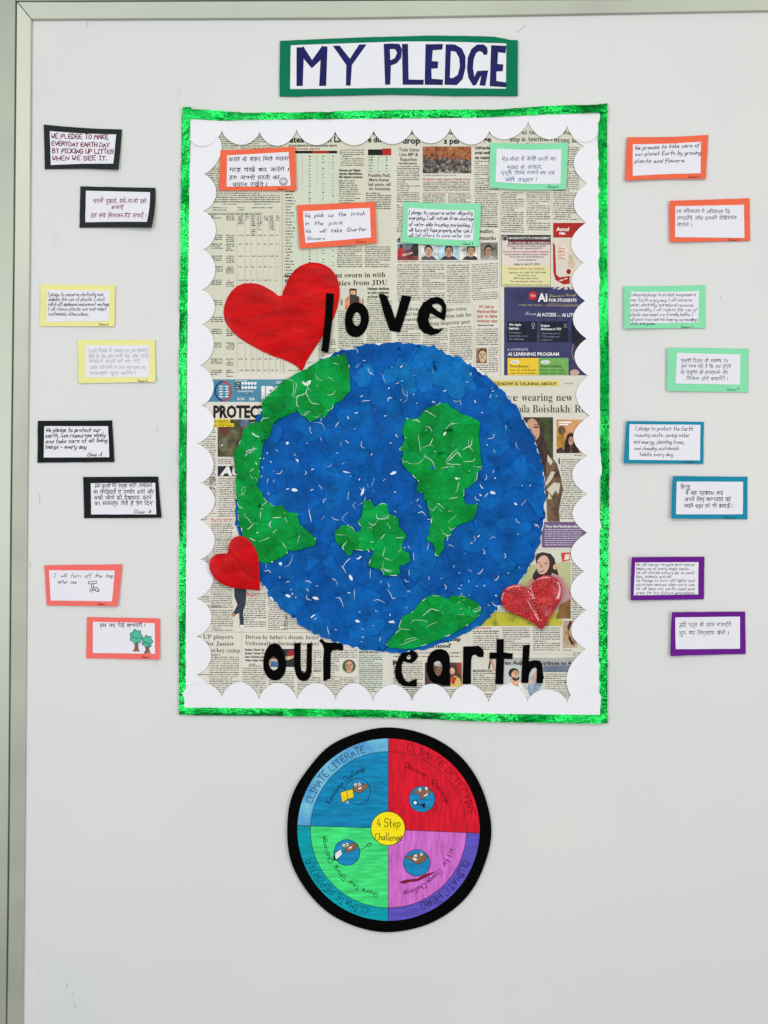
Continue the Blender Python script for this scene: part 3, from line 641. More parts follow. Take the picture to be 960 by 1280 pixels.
body(LL, 311, 829, 328, 833, 2.2); body(LL, 303.8, 834, 333, 868); body(LL, 336, 838, 368, 868); body(LL, 372, 838, 402, 868); body(LL, 372, 812, 384, 836); body(LL, 392, 812, 402, 838)
photo(LL, 'photograph', 335, 811, 370, 833.5, mottled(((26, 30, 32), (44, 52, 54)), 20),
      [(ell(364, 818, 5.6, 5.4, 14), mottled(((176, 44, 44), (120, 30, 34)), 50)), ([(355, 821), (368, 819), (367, 822.4), (360, 825), (354, 824)], ink((204, 168, 146))), (ell(342, 829, 7, 6.5, 14), ink((188, 160, 138))), ([(340, 826), (348, 827), (348, 833.5), (338, 833.5)], ink((70, 104, 150))), (ell(342.5, 821, 2.4, 2.4, 10), ink((70, 50, 44)))], 'dark photograph of a boxer with red gloves')
body(LL, 262, 817.6, 299, 866); rule(LL, 262, 816.6, 299, 816.4, .2, GL); body(LL, 248, 842, 266, 846); body(LL, 405, 812, 424, 870); body(LL, 424, 812, 446, 822); body(LL, 424, 846, 446, 870)
pm = MB(); flat(pm, ell(436.3, 832.6, 8.4, 8.6, 24), zn(3), ink((70, 108, 70)))
for i, (pts, m) in enumerate(portrait(436.6, 831.6, 6.4, (206, 160, 130), (96, 92, 86), (180, 130, 110))):
    pts = [(436.3+(x-436.3)*min(1, 8.2/max(.1, math.hypot(x-436.3, y-832.6))), 832.6+(y-832.6)*min(1, 8.2/max(.1, math.hypot(x-436.3, y-832.6)))) for x, y in pts]
    flat(pm, pts, zn(3.6+.5*i), m)
pm.build('photograph', LL, label='round portrait with a green background')
tb = MB(); rect(tb, 447.6, 810, 480.6, 868, zn(1), newsprint((208, 214, 200))); tb.build('table_panel', LL); head(LL, 'END OF AN ERA', 449, 816.6, 473.6, 2.8, off=.02); body(LL, 449, 818, 478, 866, 2.5, k=2.2); body(LL, 449, 836, 479, 846, 2.4, GL, k=2.6)
rule(LL, 447, 790, 447.6, 868, .25, GL); body(LL, 449, 802, 480, 811)
# ---- lower right sheet
hb = MB(); rect(hb, 600, 475.6, 698.6, 483.2, zn(1.6), ink((216, 200, 108))); hb.build('highlighted_caption', LR)
head(LR, 'WHAT LUCKNOW IS TALKING ABOUT', 590, 481.6, 696, 3.6, off=.022, k=3.4)
body(LR, 706, 478, 716, 480.6, 9, G1, .8); rule(LR, 706, 481.4, 722, 481.4, .2, GL)
for s_, a, b, y in (('love', 622, 647, 501.4), ('wearing', 652, 690.6, 501.4), ('new', 695, 715.6, 501.4), ('Poila', 641, 662, 515.8), ('Boishakh:', 665.6, 714.4, 515.8), ('Roy', 718, 738, 515.8)): head(LR, s_, a, y, b, 9.8, K2, font='serif', off=-.007)
photo(LR, 'photograph', 650, 521.6, 691.2, 606, mottled(((44, 46, 28), (70, 78, 40), (34, 36, 26), (120, 116, 60)), 18),
      [([(655, 519), (668, 517), (674, 524), (677, 540), (684, 560), (691, 575), (691, 606), (650, 606), (650, 525)], mottled(((26, 20, 18), (52, 36, 30), (96, 70, 58)), 30, streak=(4, 1, 1))), (ell(666, 537, 8.2, 14, 18, -.15), mottled(((190, 138, 112), (212, 164, 138)), 30)),
       ([(664, 547), (670, 546), (668, 550), (665, 550)], ink((110, 34, 36))), ([(667, 533.4), (673, 533), (673, 535), (667, 535)], ink((52, 34, 28))), ([(655, 533), (661, 533), (661, 535), (655, 535)], ink((52, 34, 28))),
       ([(667, 530.6), (673.4, 531), (673.4, 531.8), (667, 531.6)], ink((60, 40, 34)))], 'photograph of a long haired woman in front of foliage')
dr = MB(); flat(dr, [(684, 567), (690, 572), (696, 580), (701, 597), (703.6, 612), (700, 628), (698, 640), (699.6, 652), (684, 652), (683, 622), (678, 612), (681, 600)], zn(7), mottled(((50, 38, 32), (84, 62, 46), (120, 96, 70), (70, 52, 44)), 35))
for pts in ([(684, 568), (691, 577), (688, 582), (684, 576)], [(694, 590), (690, 598), (684, 606), (678, 610), (685, 597), (689, 589)], [(700, 604), (692, 603), (683, 612), (690, 620), (694, 613), (698, 618)], [(686, 616), (690, 624), (684, 624)]): flat(dr, pts, zn(7.6), ink((204, 196, 178)))
dr.build('photograph', LR, label='cut out part of the photograph showing a brown patterned coat')
photo(LR, 'photograph', 695.4, 524.6, 733, 566.4, mottled(((190, 120, 60), (206, 150, 96), (214, 172, 130)), 14),
      [(ell(701, 551, 6, 10, 14), mottled(((206, 150, 40), (120, 90, 40)), 70)), (ell(702, 538, 5, 5.4, 12), mottled(((120, 90, 60), (60, 50, 40)), 60)), ([(704, 566.4), (706, 552), (709, 543), (714, 540.6), (719, 545), (722, 556), (724, 566.4)], ink((32, 26, 26))), (ell(713.4, 551, 3.3, 5.4, 12), ink((190, 138, 112))),
       ([(712.2, 556), (714.6, 556), (716, 566.4), (711, 566.4)], ink((96, 60, 50))), (ell(713.4, 554, 1.2, .5, 6), WI), ([(695.4, 562), (702, 558.6), (706, 566.4), (695.4, 566.4)], ink((70, 34, 40))), ([(698, 527), (714, 527), (714, 529), (698, 529)], WI), ([(698, 530), (710, 530), (710, 531.6), (698, 531.6)], WI)], 'orange toned photograph of a smiling woman')
body(LR, 718, 568, 728, 571, 9, K2, .9); rl = (697.8, 574, 725)
for i in range(28):
    y = 573.6+2.72*i; xl = 698+(5.5*math.sin(min(1, i/14)*math.pi/2)+(-.6*(i-15) if i > 15 else 0) if i > 3 else 0)+(3 if i < 4 else 0)
    body(LR, max(697, xl), y, 727, y+2, 9)
head(LR, 'I', 698, 579.6, 699.6, 6.4, off=.05)
pb = MB(); rect(pb, 677.4, 652.4, 732, 684.4, zn(2), mottled(((104, 80, 120), (116, 90, 130)), 10)); text(pb, "'Nice the Norbojborsho g", 681, 659.4, 726, 3.3, zn(3), WI, .02)
y = 662.4
while y < 683:
    x = 680.6
    while x < 727:
        w = random.choice((2, 3, 4, 5.4)); rect(pb, x, y-1.1, min(727, x+w), y, zn(3), ink((196, 184, 204))); x += w+.7
    y += 2.75
pb.build('quote_panel', LR, label='purple quote panel with white print')
rule(LR, 668, 686.6, 716, 687.4, .3, GL)
body(LR, 671, 676, 674, 679, 9, G1)
photo(LR, 'photograph', 640, 688.6, 713.6, 773.4, mottled(((206, 206, 190), (214, 214, 202)), 8),
      [([(640, 715), (664, 706), (680, 704), (713, 702), (713.6, 773), (640, 773)], mottled(((196, 196, 160), (168, 178, 110)), 8)), ([(671, 692), (678, 690), (688, 692), (693, 698), (695, 708), (698, 718), (700, 730), (690, 735), (664, 728), (666, 718), (671, 710), (669, 698)], mottled(((36, 28, 26), (66, 50, 44)), 30)),
       ([(690, 716), (704, 722), (713, 740), (713.6, 752), (702, 756), (688, 768), (680, 740)], mottled(((200, 150, 150), (184, 136, 140)), 12)), ([(664, 722), (670, 726), (662, 738), (652, 742), (656, 730)], ink((190, 150, 124))), (ell(678.4, 706, 8, 12, 18, .18), mottled(((206, 160, 134), (222, 184, 160)), 26)),
       ([(671.4, 702.6), (675, 702.8), (675, 703.6), (671.4, 703.4)], DK), ([(680.4, 703.4), (684.4, 704.2), (684.4, 705), (680.4, 704.2)], DK), ([(671, 711), (680, 712.6), (677, 715.4), (672.6, 714)], ink((170, 70, 66))), ([(672.4, 711.6), (679, 712.8), (677, 714), (673, 713.2)], WI), ([(676, 704), (675, 709), (677.4, 709)], ink((180, 126, 104))),
       (ell(693.4, 708.6, 2.4, 3.4, 10), ink((206, 160, 134))), ([(700, 756), (713, 748), (713, 773), (694, 773)], mottled(((92, 60, 48), (150, 110, 50)), 40)), ([(701, 691), (713, 690.4), (712, 700), (702.6, 702.4)], ink((196, 60, 44))), ([(706, 693), (712, 692.4), (711, 699), (705, 700)], ink((222, 200, 190)))], 'photograph of a smiling dark haired woman')
body(LR, 714.8, 704, 729, 775, 2.72); body(LR, 606, 756, 640, 776)
fd = MB(); rect(fd, 586, 765.4, 702, 786, zn(5), mottled(((128, 138, 36), (176, 176, 48), (196, 186, 60), (96, 116, 34)), 22)); fd.build('photograph', LR, label='yellow green strip of a field photograph')
wt = MB(); rect(wt, 586, 782.4, 702, 822, zn(6), newsprint((216, 212, 200))); wt.build('paper_scrap', LR)
head(LR, 'HEALTH BULLETIN', 592, 786, 614, 2.0, RED, off=.02, k=8); body(LR, 591, 788, 624, 793, 2.5, K2, 1.5, k=8); body(LR, 591, 794, 624, 813, k=8); body(LR, 628, 784, 662, 814, k=8); body(LR, 666, 784, 700, 814, k=8)
rule(LR, 590, 816.6, 716, 817.4, .3, GL, k=8)
photo(LR, 'photograph', 703.4, 775.6, 721, 809.6, mottled(((196, 190, 170), (170, 130, 90)), 26), [([(712, 776), (706, 790), (714, 806), (718, 806), (710, 790), (715, 777)], ink((60, 46, 42))), ([(708, 780), (711, 796), (705, 800)], ink((176, 136, 76))), ([(716, 790), (721, 800), (716, 809)], ink((150, 100, 70)))], 'narrow photograph strip by the right edge')
body(LR, 703, 811.4, 716, 813.6, 9, K2)
for s, a, b, y in (('fitting', 556, 573.6, 793), ('another step', 535, 576, 801), ("motherhood'", 519, 564, 809.4)): head(LR, s, a, y, b, 4.9, off=.03)
for y in (817.6, 822): body(LR, 491.6, y-2.6, 576, y-.6, 9, K2, 1.7)
head(LR, 'R', 491, 831, 498, 5.6, off=.04); body(LR, 498, 826, 528, 832, 2.6); body(LR, 491.5, 832, 529, 870, 2.6); body(LR, 500, 858, 576, 880)
photo(LR, 'photograph', 531, 828, 577, 858, mottled(((36, 30, 30), (90, 60, 50), (60, 50, 50)), 26),
      [([(538, 858), (545, 842), (556, 842), (566, 858)], ink((70, 66, 72))), (ell(548, 836, 6, 8, 14), ink((130, 96, 78))), ([(541, 826), (548, 825), (555, 828), (556, 835), (551, 833), (544, 832)], ink((196, 190, 184))), ([(563, 858), (564, 847), (569, 844), (575, 848), (577, 858)], mottled(((206, 170, 80), (220, 186, 100)), 20)),
       (ell(565.8, 838, 4.6, 6.4, 14), ink((60, 34, 32))), (ell(565.4, 838.6, 3.2, 4.6, 12), ink((204, 156, 132))), (ell(565.2, 841, 1.2, .5, 6), ink((170, 60, 60))), ([(562, 850), (566, 846), (571, 846), (567, 856)], ink((178, 50, 44))), ([(570, 828), (577, 828), (577, 846), (573, 840)], ink((150, 60, 44)))], 'photograph of a couple, the woman in a yellow dress')
hd = MB(); rect(hd, 631, 821.6, 728, 831.6, zn(2), mottled(((150, 156, 158), (190, 192, 184)), 12)); rect(hd, 679, 831.6, 728, 840, zn(2), mottled(((84, 100, 124), (130, 140, 150)), 16)); hd.build('photograph', LR, label='grey blue stage picture behind the headline')
head(LR, 'Karan Aujla', 620, 830.4, 657, 4.4, off=.03, k=3.4); head(LR, 'tribute to Asha', 678.6, 830.8, 724, 4.4, off=.03, k=3.4)
photo(LR, 'photograph', 630.4, 831.6, 679, 870, mottled(((184, 194, 194), (204, 208, 202)), 10),
      [([(656, 870), (664, 845), (676, 834), (679, 834), (679, 852), (668, 870)], ink((140, 160, 180))), ([(661, 854), (670, 838), (676, 833), (673, 843), (664, 856)], ink((204, 160, 134))), ([(632, 870), (636, 854), (648, 850), (657, 856), (662, 870)], ink((222, 220, 214))), ([(638, 847), (646, 848), (650, 852), (647, 858), (640, 855)], ink((206, 158, 130))),
       (ell(642, 841, 6.6, 6.2, 16), ink((36, 30, 30))), (ell(643.6, 843.4, 4.6, 6, 14), ink((212, 164, 136))), ([(640, 845.6), (645, 848), (649, 845), (648.6, 849), (644, 851.4), (640.4, 849)], ink((44, 34, 32))), (ell(645.6, 841.8, 1.5, .6, 6), DK)], 'photograph of a bearded singer')
photo(LR, 'photograph', 609.5, 820, 620, 838.6, newsprint((212, 210, 196)), [([(612, 824), (614.4, 823), (612, 836), (609.8, 836)], ink((60, 40, 36))), ([(612, 824), (615, 822.6), (619.6, 838), (617, 838)], ink((190, 150, 124)))], 'tiny cut out of a hand holding a stick')
head(LR, 'BACKGROUND', 591.2, 839.6, 615.6, 2.7, off=.03); body(LR, 591, 840.6, 620, 872, 2.6); body(LR, 681, 841.6, 727, 872, 2.6); head(LR, 'SPOTLIGHT', 705, 853.8, 720, 1.8, off=.03); body(LR, 716, 815, 728, 822)
for sh, b in BT.items(): b.build('article_text', sh, kind='stuff')
for sh, b in HL.items(): b.build('headline_print', sh, kind='stuff')
for sh, b in RL.items(): b.build('column_rules', sh, kind='stuff')

# ---- scalloped border: four white strips
def arcs(cusps, depth, horiz, sgn, n=12, pw=.72):
    """outline running through the cusps with round bulges of the given depths between them"""
    out = []
    for i in range(len(cusps)-1):
        a, b = cusps[i], cusps[i+1]; d = depth[i] if isinstance(depth, (list, tuple)) else depth
        for k in range(n):
            t = k/n; u = (1-math.cos(math.pi*t))/2; h = (1-(2*u-1)**2)**pw*d*sgn
            x = lerp(a[0], b[0], u); y = lerp(a[1], b[1], u)
            out.append((x, y+h) if horiz else (x+h, y))
    out.append(cusps[-1]); return out
def lift(edge_fn, base, amt):
    return lambda x, y: base+amt*max(0, min(1, edge_fn(x, y)))**1.5+.25*noise.noise(Vector((x*.03, y*.03, 9)))
EDG = paper((222, 222, 226), .7, .2, .02, 8, 0, name='paper_edge')
lc = [(270, 170), (254.7, 218.5), (254, 264.6), (254, 312.5), (252.5, 362.7), (252.5, 406), (250, 457), (252.4, 507), (246, 554.6), (251, 603.5), (249, 650), (251, 699), (246, 748), (246, 795), (245, 843.5), (260, 882)]
ol = [(236, 150)]+arcs(lc, [14]+[16.5]*6+[19]*7+[12], False, 1)+[(232, 886)]
mb = MB(); sheet(mb, ol, lift(lambda x, y: (x-240)/32, 2.5, 1.3), .35, WHITE, step=10, side=EDG); mb.build('border_strip', poster, smooth=False)
rc = [(724, 150), (729.6, 183.4), (733.6, 230), (732.6, 279), (729, 329), (731, 376.5), (733, 423.6), (735, 470), (737, 520), (733, 570), (734, 617.7), (734, 666), (730, 714), (733, 762.5), (731.5, 811), (722, 880)]
ol = [(752, 140)]+arcs(rc, [14, 15, 16.5, 17.5, 16]+[16.5]*3+[19]*7+[10], False, -1, pw=.95)+[(752, 894)]
mb = MB(); sheet(mb, ol, lift(lambda x, y: (748-x)/34, 2.5, 1.3), .35, WHITE, step=10, side=EDG); mb.build('border_strip', poster)
tcp = [(236, 172), (277.7, 164), (325, 165.6), (371, 162.7), (419, 164.7), (467, 164), (515, 162.7), (562.7, 161), (611.4, 164.7), (660, 152.5), (708.5, 158), (750, 162)]
ol = [(234, 146)]+arcs(tcp, [16, 17.5, 19.5, 19, 18.5, 18, 18.5, 19, 16, 20, 19, 16], True, 1)+[(752, 140)]
mb = MB(); sheet(mb, ol, lift(lambda x, y: (y-148)/32, 2.9, 1.4), .35, WHITE, step=10, side=EDG); mb.build('border_strip', poster)
bc = [(228, 868), (278, 871), (324, 874), (371.6, 874), (419.7, 874.7), (466, 876), (515, 876), (563, 874), (610.6, 878), (659, 876), (708.7, 878), (752, 874)]
ol = [(232, 890)]+arcs(bc, [17, 20.5, 21, 21, 22, 21, 21, 21, 22.5, 16, 20], True, -1)+[(752, 898)]
mb = MB(); sheet(mb, ol, lift(lambda x, y: (884-y)/32, 3.1, 1.2), .35, WHITE, step=10, side=EDG); mb.build('border_strip', poster)
# joints between neighbouring scallops at the bottom
# ---- green foil tape round the edge
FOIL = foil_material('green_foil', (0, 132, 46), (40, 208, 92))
def interp(tab, t):
    for (a, va), (b, vb) in zip(tab, tab[1:]):
        if t <= b: return lerp(va, vb, max(0, min(1, (t-a)/(b-a))))
    return tab[-1][1]
def tape(outer, inner, t0, t1, vert, base, seed):
    mb = MB(); n = int((t1-t0)/3); rows = []; rnd = random.Random(seed)
    # tape buckles: each stretch leans a little differently
    lean = 0; leans = []
    for i in range(n+1):
        if rnd.random() < .075: lean = rnd.choice((-1.9, -1.4, -.6, 0, .5, 1.3, 1.9))+rnd.uniform(-.3, .3)
        leans.append(lean)
    leans = [sum(leans[max(0, i-1):i+1])/len(leans[max(0, i-1):i+1]) for i in range(n+1)]
    for i in range(n+1):
        t = t0+(t1-t0)*i/n; a = interp(outer, t)+rnd.uniform(-.25, .25); b = interp(inner, t)+rnd.uniform(-.2, .2); row = []
        for k in range(7):
            u = k/6; q = lerp(a, b, u)
            z = base+leans[i]*(u-.5)*1.5+.9*noise.noise(Vector((t*.09, u*1.3, seed)))+.35*noise.noise(Vector((t*.2, u*3, seed+5)))+.5*math.sin(u*math.pi)
            row.append((q, t, z) if vert else (t, q, z))
        row = [(row[0][0], row[0][1], .2)]+row+[(row[-1][0], row[-1][1], 1.5)]
        rows.append(row)
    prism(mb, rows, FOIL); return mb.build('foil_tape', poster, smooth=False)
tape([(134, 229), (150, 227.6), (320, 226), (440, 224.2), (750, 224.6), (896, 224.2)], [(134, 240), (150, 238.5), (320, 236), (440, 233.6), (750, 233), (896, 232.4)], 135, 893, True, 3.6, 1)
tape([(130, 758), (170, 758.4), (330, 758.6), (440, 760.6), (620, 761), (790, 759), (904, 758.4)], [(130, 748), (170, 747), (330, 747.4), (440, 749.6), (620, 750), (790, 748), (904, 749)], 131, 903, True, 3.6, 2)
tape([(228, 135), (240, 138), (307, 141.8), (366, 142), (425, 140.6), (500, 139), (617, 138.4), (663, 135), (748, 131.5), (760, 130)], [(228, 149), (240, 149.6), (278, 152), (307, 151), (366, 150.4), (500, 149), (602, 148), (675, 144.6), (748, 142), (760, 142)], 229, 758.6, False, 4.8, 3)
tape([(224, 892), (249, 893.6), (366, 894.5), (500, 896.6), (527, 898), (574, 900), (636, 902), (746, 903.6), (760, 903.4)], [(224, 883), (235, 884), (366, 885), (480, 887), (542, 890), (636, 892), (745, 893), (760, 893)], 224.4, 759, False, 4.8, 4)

# ------------------------------------------------------------------ paper globe
earth = thing('paper_globe', 488, 815, 'large round collage globe of torn blue and green paper in the middle of the poster', 'globe')
EC = (488, 622); ER = 193
def edge_r(a):
    return ER+2.2*noise.noise(Vector((math.cos(a)*2.1, math.sin(a)*2.1, 2)))+2.6*noise.noise(Vector((math.cos(a)*9, math.sin(a)*9, 7)))+2.2*noise.noise(Vector((math.cos(a)*24, math.sin(a)*24, 3)))
def base_r(a): return ER+.2+1.2*noise.noise(Vector((math.cos(a)*3, math.sin(a)*3, 22)))+2.4*max(0, noise.noise(Vector((math.cos(a)*8, math.sin(a)*8, 31))))
mb = MB(); sheet(mb, [(EC[0]+base_r(a)*math.cos(a), EC[1]+base_r(a)*math.sin(a)) for a in [2*math.pi*i/220 for i in range(220)]], 2.9, .7, WHITE); mb.build('base_disc', earth)
LANDS = [
 [(431, 443), (437, 460), (438, 490), (430, 498), (419, 505), (410, 518), (400, 523), (388, 528), (378, 520), (371, 512), (365, 517), (355, 522), (342, 530), (338, 545), (330, 555), (328, 570), (325, 590), (324, 600), (323, 610), (330, 622), (340, 632), (352, 631), (360, 640), (372, 641), (376, 656), (390, 668), (395, 673), (393, 682), (372, 688), (362, 687), (355, 695), (340, 703), (325, 702), (312, 692), (304, 672), (298, 650), (296, 620), (297, 590), (294, 580), (292, 567), (298, 559), (303, 547), (308, 535), (318, 528), (328, 524), (328, 500), (345, 487), (358, 474), (370, 468), (400, 451)],
 [(510, 523), (525, 524), (526, 518), (535, 510), (550, 504), (560, 505), (567, 511), (577, 518), (592, 524), (600, 529), (598, 544), (600, 561), (602, 584), (596, 592), (594, 603), (579, 613), (578, 623), (581, 630), (597, 629), (595, 640), (590, 650), (575, 655), (565, 663), (561, 671), (554, 675), (555, 686), (549, 696), (543, 694), (541, 680), (532, 675), (537, 667), (538, 657), (536, 640), (533, 627), (530, 617), (520, 614), (523, 602), (506, 585), (502, 574), (504, 564), (498, 562), (506, 549), (503, 537)],
 [(454, 626), (465, 627), (467, 635), (475, 629), (485, 631), (486, 642), (498, 648), (499, 659), (507, 667), (506, 675), (502, 684), (512, 692), (512, 702), (499, 707), (500, 717), (479, 719), (477, 713), (460, 707), (463, 696), (467, 687), (442, 687), (440, 694), (434, 694), (420, 677), (419, 663), (427, 656), (440, 657), (444, 665), (452, 661), (447, 652), (452, 646)],
 [(519, 760), (527, 750), (542, 743), (558, 748), (564, 744), (580, 744), (596, 752), (602, 763), (589, 778), (574, 786), (555, 796), (533, 805), (505, 811), (486, 810), (482, 805), (496, 789), (502, 771)]]
def rugged(poly, sd):
    q = []; r_ = random.Random(sd)
    for i, a in enumerate(poly):
        b = poly[(i+1) % len(poly)]; q.append(a)
        if math.hypot(b[0]-a[0], b[1]-a[1]) > 6: t = r_.uniform(.35, .65); q.append((lerp(a[0], b[0], t)+r_.uniform(-1.9, 1.9), lerp(a[1], b[1], t)+r_.uniform(-1.9, 1.9)))
    return q
LANDS = [rugged(L, i) for i, L in enumerate(LANDS)]
def nearest_on(poly, p):
    best = None
    for i, a in enumerate(poly):
        b = poly[(i+1) % len(poly)]; dx, dy = b[0]-a[0], b[1]-a[1]; L = dx*dx+dy*dy
        t = max(0, min(1, ((p[0]-a[0])*dx+(p[1]-a[1])*dy)/L)) if L else 0
        q = (a[0]+dx*t, a[1]+dy*t); d = (q[0]-p[0])**2+(q[1]-p[1])**2
        if best is None or d < best[0]: best = (d, q)
    return best[1]
def seeds_in(test, box, r, rnd):
    out = []; tries = 0
    while tries < 9000:
        p = (rnd.uniform(box[0], box[2]), rnd.uniform(box[1], box[3])); tries += 1
        if test(p) and all((p[0]-q[0])**2+(p[1]-q[1])**2 > r*r for q in out): out.append(p)
    return out
def cell(i, S, R=15):
    c = S[i]; poly = [(c[0]-R, c[1]-R), (c[0]+R, c[1]-R), (c[0]+R, c[1]+R), (c[0]-R, c[1]+R)]
    for j, s in enumerate(S):
        if j == i or (s[0]-c[0])**2+(s[1]-c[1])**2 > 9*R*R: continue
        mx, my = (s[0]+c[0])/2, (s[1]+c[1])/2; nx, ny = s[0]-c[0], s[1]-c[1]; out = []
        for k, a in enumerate(poly):
            b = poly[(k+1) % len(poly)]; da = (a[0]-mx)*nx+(a[1]-my)*ny; db = (b[0]-mx)*nx+(b[1]-my)*ny
            if da <= 0: out.append(a)
            if (da < 0 < db) or (db < 0 < da):
                t = da/(da-db); out.append((lerp(a[0], b[0], t), lerp(a[1], b[1], t)))
        poly = out
        if len(poly) < 3: break
    return poly
rnd = random.Random(21)
def in_disc(p, m=0): return math.hypot(p[0]-EC[0], p[1]-EC[1]) < ER-m
def in_land(p): return any(inside(p, L) for L in LANDS)
def tissue(c, i):
    m = bpy.data.materials.new('torn_paper'); m.use_nodes = True; nt = m.node_tree; b = nt.nodes['Principled BSDF']
    b.inputs['Roughness'].default_value = .6; b.inputs['Specular IOR Level'].default_value = .08
    t = nt.nodes.new('ShaderNodeTexCoord')
    n = nt.nodes.new('ShaderNodeTexNoise'); n.inputs['Scale'].default_value = 22; n.inputs['Detail'].default_value = 8; n.inputs['Roughness'].default_value = .65
    nt.links.new(t.outputs['Object'], n.inputs[0])
    r = nt.nodes.new('ShaderNodeValToRGB'); e = r.color_ramp.elements
    e[0].position = .34; e[0].color = L3([v*.86 for v in c]); e[1].position = .68; e[1].color = L3([min(255, v*1.12+3) for v in c])
    nt.links.new(n.outputs[0], r.inputs[0]); nt.links.new(r.outputs[0], b.inputs['Base Color'])
    v = nt.nodes.new('ShaderNodeTexNoise'); v.inputs['Scale'].default_value = 34+i*5; v.inputs['Detail'].default_value = 5; v.inputs['Distortion'].default_value = .8
    if hasattr(v, 'noise_type'): v.noise_type = 'RIDGED_MULTIFRACTAL'
    nt.links.new(t.outputs['Object'], v.inputs[0])
    bp = nt.nodes.new('ShaderNodeBump'); bp.inputs['Strength'].default_value = .85; bp.inputs['Distance'].default_value = .006
    nt.links.new(v.outputs[0], bp.inputs['Height']); nt.links.new(bp.outputs[0], b.inputs['Normal'])
    return m
BL = [tissue(c, i) for i, c in enumerate([(0, 86, 164), (0, 82, 160), (2, 91, 168), (0, 77, 154), (4, 93, 168), (0, 85, 163)])]
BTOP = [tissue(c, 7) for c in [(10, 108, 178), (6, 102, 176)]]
GR = [tissue(c, i) for i, c in enumerate([(0, 142, 54), (0, 138, 52), (0, 148, 62), (0, 131, 46), (0, 146, 64)])]
slv = []                                     # places for the white torn slivers
def patch(name, c, poly, region, z0, mat, grow):
    cx, cy = c
    ring = []
    for i, a in enumerate(poly):
        b = poly[(i+1) % len(poly)]; n = max(1, int(math.hypot(b[0]-a[0], b[1]-a[1])/4.2))
        for k in range(n):
            t = k/n; x, y = lerp(a[0], b[0], t), lerp(a[1], b[1], t)
            x = cx+(x-cx)*grow+rnd.uniform(-.9, .9); y = cy+(y-cy)*grow+rnd.uniform(-.9, .9); ring.append((x, y))
    out = []
    for p in ring:
        if region is None:
            a = math.atan2(p[1]-EC[1], p[0]-EC[0]); r = math.hypot(p[0]-EC[0], p[1]-EC[1]); R = edge_r(a)+rnd.uniform(-1.5, 2.2)
            if r > R: p = (EC[0]+R*math.cos(a), EC[1]+R*math.sin(a))
        else:                                 # stop at the coast as seen from the seed
            last = c
            for k in range(1, 25):
                q = (lerp(c[0], p[0], k/24), lerp(c[1], p[1], k/24))
                if not inside(q, region): break
                last = q
            p = (last[0]+rnd.uniform(-.35, .35), last[1]+rnd.uniform(-.35, .35))
        out.append(p)
    gx, gy = rnd.uniform(-.05, .05), rnd.uniform(-.05, .05); sd = rnd.uniform(0, 99); th = rnd.uniform(0, 6.28); cu = rnd.uniform(0, 1.5)
    def z(x, y): return z0+gx*(x-cx)+gy*(y-cy)+cu*max(0, min(1.1, ((x-cx)*math.cos(th)+(y-cy)*math.sin(th))/11))**2+.9*noise.noise(Vector((x*.10, y*.10, sd)))
    mb = MB(); n = len(out); vs = [(cx, cy, z(cx, cy)+.2)]
    for f, dz in ((.5, .15), (.88, .05), (1, -.15)):
        for p in out: x, y = cx+(p[0]-cx)*f, cy+(p[1]-cy)*f; vs.append((x, y, z(x, y)+dz))
    fs = [[0, 1+(i+1) % n, 1+i] for i in range(n)]
    for r in range(2):
        for i in range(n): j = (i+1) % n; fs.append([1+r*n+i, 1+r*n+j, 1+(r+1)*n+j, 1+(r+1)*n+i])
    mb.add(vs, fs, mat); o = mb.build(name, earth, smooth=True)
    # a pale torn fibre edge along part of the outline
    for _ in range(1 if region is None else 2):
        k0 = rnd.randrange(n); ln = rnd.choice((2, 3, 3, 4) if region is None else (3, 3, 4, 5)); slv.append(([(cx+(out[(k0+i) % n][0]-cx)*.97, cy+(out[(k0+i) % n][1]-cy)*.97) for i in range(ln)], z, region))
    return o
disc_test = lambda p: in_disc(p, 5) and not any(inside(p, L) and math.hypot(*[a-b for a, b in zip(nearest_on(L, p), p)]) > 5 for L in LANDS)
BS = seeds_in(disc_test, (290, 425, 686, 820), 15.4, rnd)
LS = [seeds_in(lambda p, L=L: inside(p, L), (290, 425, 686, 820), 12.6, rnd) for L in LANDS]
allg = [s for q in LS for s in q]
order = list(range(len(BS))); rnd.shuffle(order)
for i in order:
    c = BS[i]; poly = cell(i, BS)
    if len(poly) < 3: continue
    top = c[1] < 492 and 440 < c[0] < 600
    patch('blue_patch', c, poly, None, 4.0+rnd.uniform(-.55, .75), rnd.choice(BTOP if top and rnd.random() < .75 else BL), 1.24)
for L, S in zip(LANDS, LS):
    ccx, ccy = sum(p[0] for p in L)/len(L), sum(p[1] for p in L)/len(L)
    mb = MB(); sheet(mb, L, lambda x, y: 6.5+.2*noise.noise(Vector((x*.08, y*.08, 4))), .3, GR[1], step=8); mb.build('green_underlay', earth)
    for i in range(len(S)):
        poly = cell(i, S)
        if len(poly) < 3: continue
        patch('green_patch', S[i], poly, L, 7.3+rnd.uniform(-.3, .6), rnd.choice(GR), 1.22)
print('patches', len(BS), len(allg))
mb = MB(); WS = paper((222, 232, 238), .6, .3, .03, 30, 0, name='torn_white_edge'); WG = paper((206, 236, 214), .6, .3, .03, 30, 0, name='torn_white_edge')
